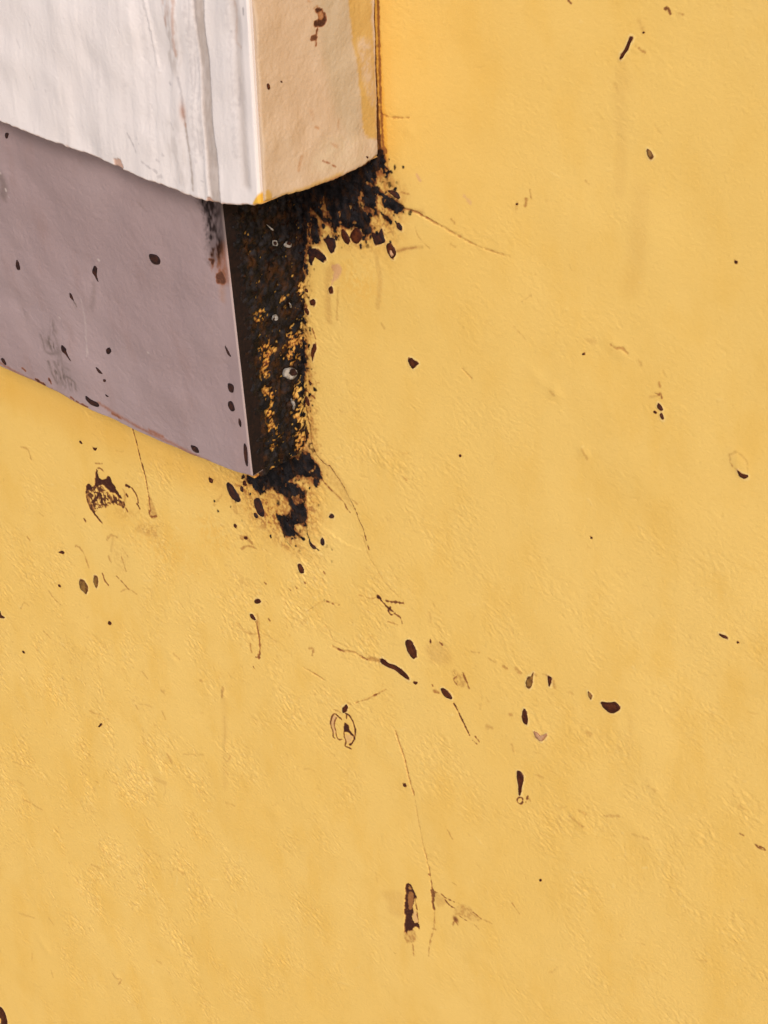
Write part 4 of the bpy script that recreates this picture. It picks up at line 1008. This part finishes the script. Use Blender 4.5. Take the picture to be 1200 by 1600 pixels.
def box_mesh(name, lo, hi, mat, parent, base, bev=0.002):
    import bmesh
    bm = bmesh.new()
    bmesh.ops.create_cube(bm, size=1.0)
    for v in bm.verts:
        v.co = Vector([lo[i] + (v.co[i] + 0.5) * (hi[i] - lo[i]) - base[i] for i in range(3)])
    bmesh.ops.bevel(bm, geom=bm.edges[:], offset=bev, segments=2, affect='EDGES')
    me = bpy.data.meshes.new(name); bm.to_mesh(me); bm.free()
    me.materials.append(mat)
    o = bpy.data.objects.new(name, me); C.objects.link(o); o.parent = parent
    return o
zlo = float(off.max())
box_mesh('backing', (XC - 1.24, -0.0045, zlo + 0.03), (XC - 0.012, 0.006, zlo + 0.40), M_BLK, ledge, L_BASE)

# apron: a slightly battered mauve board under the block, with a rendered support behind it
wT, wBt = wall_pt(473, 273), wall_pt(477, 709)
dT, dB = out_from_wall(wT, 345, 320), out_from_wall(wBt, 390, 742)
aT, aB = wT + dT * WALL_N, wBt + dB * WALL_N
print('apron depth', dT, dB)
aBv = (aT - aB); aLen = float(np.linalg.norm(aBv)); aBv /= aLen
aAv = np.array([1.0, 0, 0]); aAv = aAv - (aAv @ aBv) * aBv; aAv /= np.linalg.norm(aAv)
aN = np.cross(aAv, aBv)
if aN @ WALL_N < 0: aN = -aN
bot_px = [(-60, 545), (0, 572), (60, 600), (110, 625), (150, 644), (200, 668), (250, 691), (300, 712), (345, 728), (370, 737), (390, 743)]
bq = on_plane(np.array(bot_px, float), aB, aN) - aB
bs, bt = bq @ aAv, bq @ aBv
as_, d0, dn = coords(-0.42, 0.0, STEP, -1.15, 0.0)
as_ = as_ - as_[-1]
aoff = np.interp(as_, bs, bt); aoff = np.where(as_ < bs[0], bt[0], aoff)
at = np.arange(0, aLen + 0.02, STEP)
ap = Surface(aB, aAv, aBv, aN, as_, at, d0, dn, 0, len(at), aoff)
for k in ('tan', 'brown', 'mould', 'grey', 'pale'): ap.ch(k)
ap.h += 0.0006 * ap.noise(band(0.03, 0.15, 1.2), 61) + 0.00006 * ap.noise(band(0.003, 0.02, 0.9), 62) + 0.00004 * ap.noise(band(0.0016, 0.005, 0.5), 63)
AT = np.clip(0.5 + 0.6 * ap.noise(band(0.0025, 0.02, 0.8, math.radians(80), 2.2), 64), 0, 1)
za = lambda p: Z(300, 300, 4, p)
zd = lambda p: Z(0, 400, 3, p)
zh = lambda p: Z(0, 420, 7.27, p)
ap.poly(za([(40, 20), (205, 20), (205, 90), (212, 200), (218, 300), (190, 380), (150, 440), (110, 440), (100, 360), (90, 250), (72, 130)]), 'mould', 0.95, soft=9, wob=1.6, tex=0.55 + 0.45 * AT)
ap.poly(za([(110, 380), (200, 300), (222, 440), (232, 570), (185, 578), (150, 540), (120, 470)]), 'brown', 0.55, soft=6, tex=0.3 + 0.7 * AT)
ap.poly(za([(150, 510), (185, 500), (212, 560), (190, 580), (155, 560)]), 'brown', 0.8, soft=1.5)
ap.stroke(za([(110, 420), (130, 430), (125, 445)]), 4, 'brown', 0.8)
ap.stroke(zd([(1040, 130), (1045, 200)]), 8, 'tan', 0.35, soft=6)
for b in ((82, 540, 14, 13, 1.1), (92, 585, 17, 20, 1.0), (112, 600, 8, 12, .9), (85, 515, 7, 16, .6), (38, 490, 8, 14, .25)):
    ap.blob(b[0], b[1], b[2], b[3], 'grey', b[4], tex=AT)
for p, w, v in (([(455, 760), (480, 840), (500, 920), (560, 970), (700, 940)], 4, .6), ([(545, 1060), (580, 1180), (640, 1310)], 4, .8), ([(620, 1080), (660, 1180), (700, 1310)], 6, .6), ([(740, 1230), (790, 1240), (850, 1290), (860, 1370)], 4, .8), ([(760, 1250), (790, 1380)], 3, .6),
                ([(575, 690), (570, 760)], 2, .5), ([(645, 790), (660, 850)], 4, .4), ([(700, 960), (720, 1100), (800, 1140)], 4, .4)):
    ap.stroke(zh(p), w * 1.2, 'grey', v * 0.8, soft=2.8)
ap.stroke(zh([(550, 1255), (570, 1305)]), 3, 'brown', 0.85); ap.stroke(zh([(400, 1260), (450, 1290), (500, 1320)]), 4, 'brown', 0.9, w1=2); ap.stroke(zh([(255, 1130), (285, 1155)]), 3, 'brown', 0.6)
ap.stroke(zh([(800, 1460), (880, 1510), (1000, 1565)]), 2.4, 'brown', 0.7)
ap.stroke(zh([(0, 1060), (80, 1110), (200, 1180), (400, 1290), (600, 1390), (800, 1490), (1000, 1590)]), 5, 'brown', 0.35, soft=3)
ap.stroke(zd([(460, 690), (560, 755), (700, 830), (850, 905), (1000, 975), (1120, 1025)]), 5, 'brown', 0.4, soft=4)
ap.stroke(zd([(520, 740), (560, 760)]), 5, 'brown', 0.5, soft=2); ap.stroke(zd([(700, 820), (760, 850)]), 6, 'brown', 0.4, soft=3); ap.stroke(zd([(1030, 985), (1060, 1000)]), 3, 'brown', 0.8)
ap.stroke(zd([(385, 200), (400, 330), (408, 470)]), 2.4, 'pale', 0.35, soft=1.5); ap.stroke(zd([(400, 380), (412, 460)]), 2.4, 'pale', 0.5, soft=1.2)
for p in ((282, 287), (697, 449), (458, 18)): ap.stroke(zd([p, (p[0] + 3, p[1] + 3)]), 2.2, 'pale', 1.0)
for p in ((3, 805), (30, 885), (45, 918)): ap.stroke(Z(0, 0, 3, [p, (p[0] + 3, p[1] + 5)]), 2.6, 'pale', 1.0)
ap.stroke([(2, 275), (8, 290), (6, 305)], 14, 'grey', 0.5, soft=6)
ap.stroke(zd([(440, 130), (440, 200), (430, 240)]), 7, 'grey', 0.3, soft=4); ap.stroke(zd([(340, 190), (362, 235)]), 2, 'grey', 0.7)
ap.stroke(za([(325, 150), (328, 160)]), 3, 'brown', 0.0)
ap.stroke(Z(200, 300, 4, [(60, 60), (110, 120)]), 3, 'grey', 0.3, soft=2)
SS, TT = np.meshgrid(as_, at, indexing='ij')
r = 0.0010
for dd in (np.clip(-SS, 0, r), np.clip(TT, 0, r)):
    ap.h -= (r - np.sqrt(np.maximum(r * r - (r - dd) ** 2, 0)))
ap.ch('pale')[...] = np.maximum(ap.ch('pale'), np.where((-SS < 0.0010), 0.1 + 0.5 * AT, 0).astype(np.float32))  # thin lit highlight painted pale along the corner
ap.ch('pale')[...] = np.maximum(ap.ch('pale'), np.where((TT < 0.0010), 0.3, 0).astype(np.float32))  # lower edge gets a painted highlight too
apron = ap.build('apron', M_MAU, 0.013, ledge, L_BASE, side={'mould': {2: 0.97, 1: 0.2}})
apron['label'] = 'mauve grey board under the white block'
for p in ([(78, 18), (90, 32), (95, 60), (83, 62), (75, 40)], [(440, 48), (453, 60), (450, 92), (459, 126), (443, 100), (429, 75)], [(703, -8), (735, -8), (755, 18), (748, 38), (718, 32)], [(330, 172), (341, 178), (350, 207), (336, 192)],
          [(296, 415), (316, 430), (320, 448), (342, 490), (316, 458), (296, 440)], [(494, 440), (508, 432), (519, 448), (508, 462), (495, 457)], [(452, 522), (465, 530), (480, 552), (465, 546)], [(485, 578), (494, 580), (494, 590), (486, 588)],
          [(404, 652), (430, 672), (462, 690), (460, 706), (430, 696), (405, 672)], [(1055, 420), (1064, 432), (1081, 472), (1068, 462)], [(1065, 600), (1092, 608), (1090, 640), (1070, 632)], [(1068, 685), (1086, 684), (1101, 720), (1087, 727), (1070, 707)],
          [(1120, 762), (1131, 776), (1131, 800), (1122, 790)], [(1144, 885), (1158, 900), (1163, 985), (1150, 962)], [(893, 888), (925, 898), (932, 922), (905, 915)], [(8, 478), (22, 480), (32, 508), (18, 500)], [(492, 650), (506, 660), (500, 662)]):
    spot(ap, zd(p), apron, L_BASE, M_BLK, h=0.6)
spot(ap, [(7, 209), (12, 209), (11, 216), (8, 216)], apron, L_BASE, M_BLK, h=0.5)
ap.stroke(zd([(1086, 640), (1084, 688)]), 2, 'brown', 0.5)

# support behind the apron: its right side is the mould-covered strip
sO = aB + np.array([-0.0004, 0.0125, 0])
sBv = aBv
sN = np.array([1.0, 0, 0]); sN = sN - (sN @ sBv) * sBv; sN /= np.linalg.norm(sN)
sAv = np.array([0, -1.0, 0]); sAv = sAv - (sAv @ sBv) * sBv - (sAv @ sN) * sN; sAv /= np.linalg.norm(sAv)
ss = np.arange(-max(dT, dB) - 0.006, 0.009, STEP)
st = np.arange(0.0, aLen + 0.02, STEP)
sup = Surface(sO, sAv, sBv, sN, ss, st, 0, len(ss), 0, len(st))
for k in ('tan', 'brown', 'mould', 'pale', 'orange', 'pink'): sup.ch(k)
n1 = sup.noise(band(0.004, 0.022, 0.9), 71); n2 = sup.noise(band(0.0016, 0.006, 0.6), 72)
sup.h += 0.0006 * n1 + 0.00012 * n2
lev = np.full_like(sup.h, 1.25)
sup.m['lev'] = lev
n3 = np.clip(0.75 + 0.55 * sup.noise(band(0.003, 0.018, 0.8), 73), 0, 1)
def clear(px, py, rx, ry, v): sup.blob(px, py, rx, ry, 'lev', v, 'cut', tex=n3)
for c in ((402, 498, 16, 14, .75), (462, 535, 15, 22, .85), (446, 545, 14, 10, .75), (413, 565, 15, 26, .9), (418, 545, 10, 12, .8), (408, 610, 12, 22, .85), (426, 618, 8, 12, .75), (418, 645, 12, 14, .9), (414, 668, 16, 16, .75), (430, 672, 14, 10, .7),
          (424, 695, 14, 10, .6), (470, 680, 10, 24, .85), (470, 700, 12, 14, .8), (446, 470, 8, 10, .55), (425, 735, 12, 12, .7), (468, 655, 8, 10, .6), (410, 640, 10, 10, .6), (474, 520, 6, 14, .5), (455, 560, 12, 14, .6)):
    clear(*c)
for c in ((472, 455, 7, 22, .9), (466, 475, 5, 12, .7), (468, 620, 8, 26, .95), (468, 655, 9, 20, .95), (474, 690, 7, 12, .8), (476, 500, 5, 14, .6)):
    clear(*c)
for b in ((455, 600, 10, 30), (432, 590, 8, 20), (448, 690, 22, 18), (440, 665, 20, 12), (430, 520, 14, 30), (400, 530, 10, 12)):
    sup.blob(b[0], b[1], b[2], b[3], 'lev', 0.95)
LEV = sup.m.pop('lev')
MS = np.clip(LEV + 0.20 * n1 + 0.16 * n2, 0, 1) * (LEV > 0.02)
MS = smooth(0.22, 0.85, MS)
SS, TT = np.meshgrid(ss, st, indexing='ij')
MS = np.maximum(MS, smooth(-0.011, -0.005, SS))
MS = np.where(SS > -0.001, MS * smooth(0.30, 0.62, 0.80 - np.clip(SS, 0, 1) / 0.0085 + 0.20 * n1 + 0.10 * n2), MS)
sup.h -= (0.0022 * smooth(-0.0005, 0.0010, SS)).astype(np.float32)
sup.m['mould'] = np.maximum(sup.m['mould'], (MS * 0.97).astype(np.float32))
sup.m['orange'] += (0.55 + 0.3 * np.clip(n1, -1, 1)).astype(np.float32)
sup.m['tan'] += np.clip(0.80 + 0.25 * n2, 0, 1).astype(np.float32)
sup.m['brown'] += smooth(-0.6, 1.1, n2 + 0.5 * n1).astype(np.float32) * 0.88
sup.blob(418, 642, 9, 12, 'tan', 0.6, 'cut'); sup.blob(405, 612, 7, 9, 'tan', 0.4, 'cut'); sup.blob(418, 642, 6, 8, 'pale', 0.7)
for c in ((474, 455, 7, 26), (474, 500, 6, 16), (472, 620, 9, 28), (472, 660, 9, 26)):
    for k in ('tan', 'orange', 'brown'): sup.blob(c[0], c[1], c[2], c[3], k, 0.8, 'cut')
    sup.blob(c[0], c[1], c[2], c[3], 'pale', 0.4)
support = sup.build('support', M_YEL, 1.10, ledge, L_BASE)
support['label'] = 'rendered support behind the apron, its side covered in black mould'
sup.h += (0.0020 * smooth(-0.0005, 0.0010, SS)).astype(np.float32)
crust(sup, MS, support, L_BASE, 81, 1.0, thr=0.62)['label'] = 'thick black mould on the side of the support'
zz7 = lambda p: Z(330, 300, 7.5, p)
zz6 = lambda p: Z(380, 560, 6, p)
disc = lambda x, y, rx, ry, a=0.3: [(x + rx * math.cos(t + a) * (1 + 0.12 * math.sin(3 * t)), y + ry * math.sin(t + a)) for t in np.linspace(0, 5.5, 8)]
for o_, i_ in ((disc(451, 582, 10.5, 9.5), disc(454.5, 580, 5.2, 6)), (disc(447.5, 381, 6, 5), disc(448.5, 379, 3.6, 3)), (disc(429, 379.5, 4.5, 4.5), disc(429, 379.5, 2.6, 2.8)), (disc(427, 495, 4, 5.5), disc(425.5, 497, 1.8, 2.5))):
    spot(sup, o_, support, L_BASE, M_FLK, 'paint_flake', h=0.4, lift=1.5)
    spot(sup, i_, support, L_BASE, M_BLK, 'mould_speck', h=0.35, lift=2.0)
for f, p in ((zz6, [(430, 370), (450, 380), (470, 420), (465, 470), (445, 440)]), (zz7, [(640, 380), (660, 390), (700, 430), (690, 440)]), (lambda p: Z(420, 380, 6, p), [(170, 550), (190, 565), (210, 590), (195, 600)])):
    spot(sup, f(p), support, L_BASE, M_FLK, 'paint_flake', h=0.35, lift=1.6)
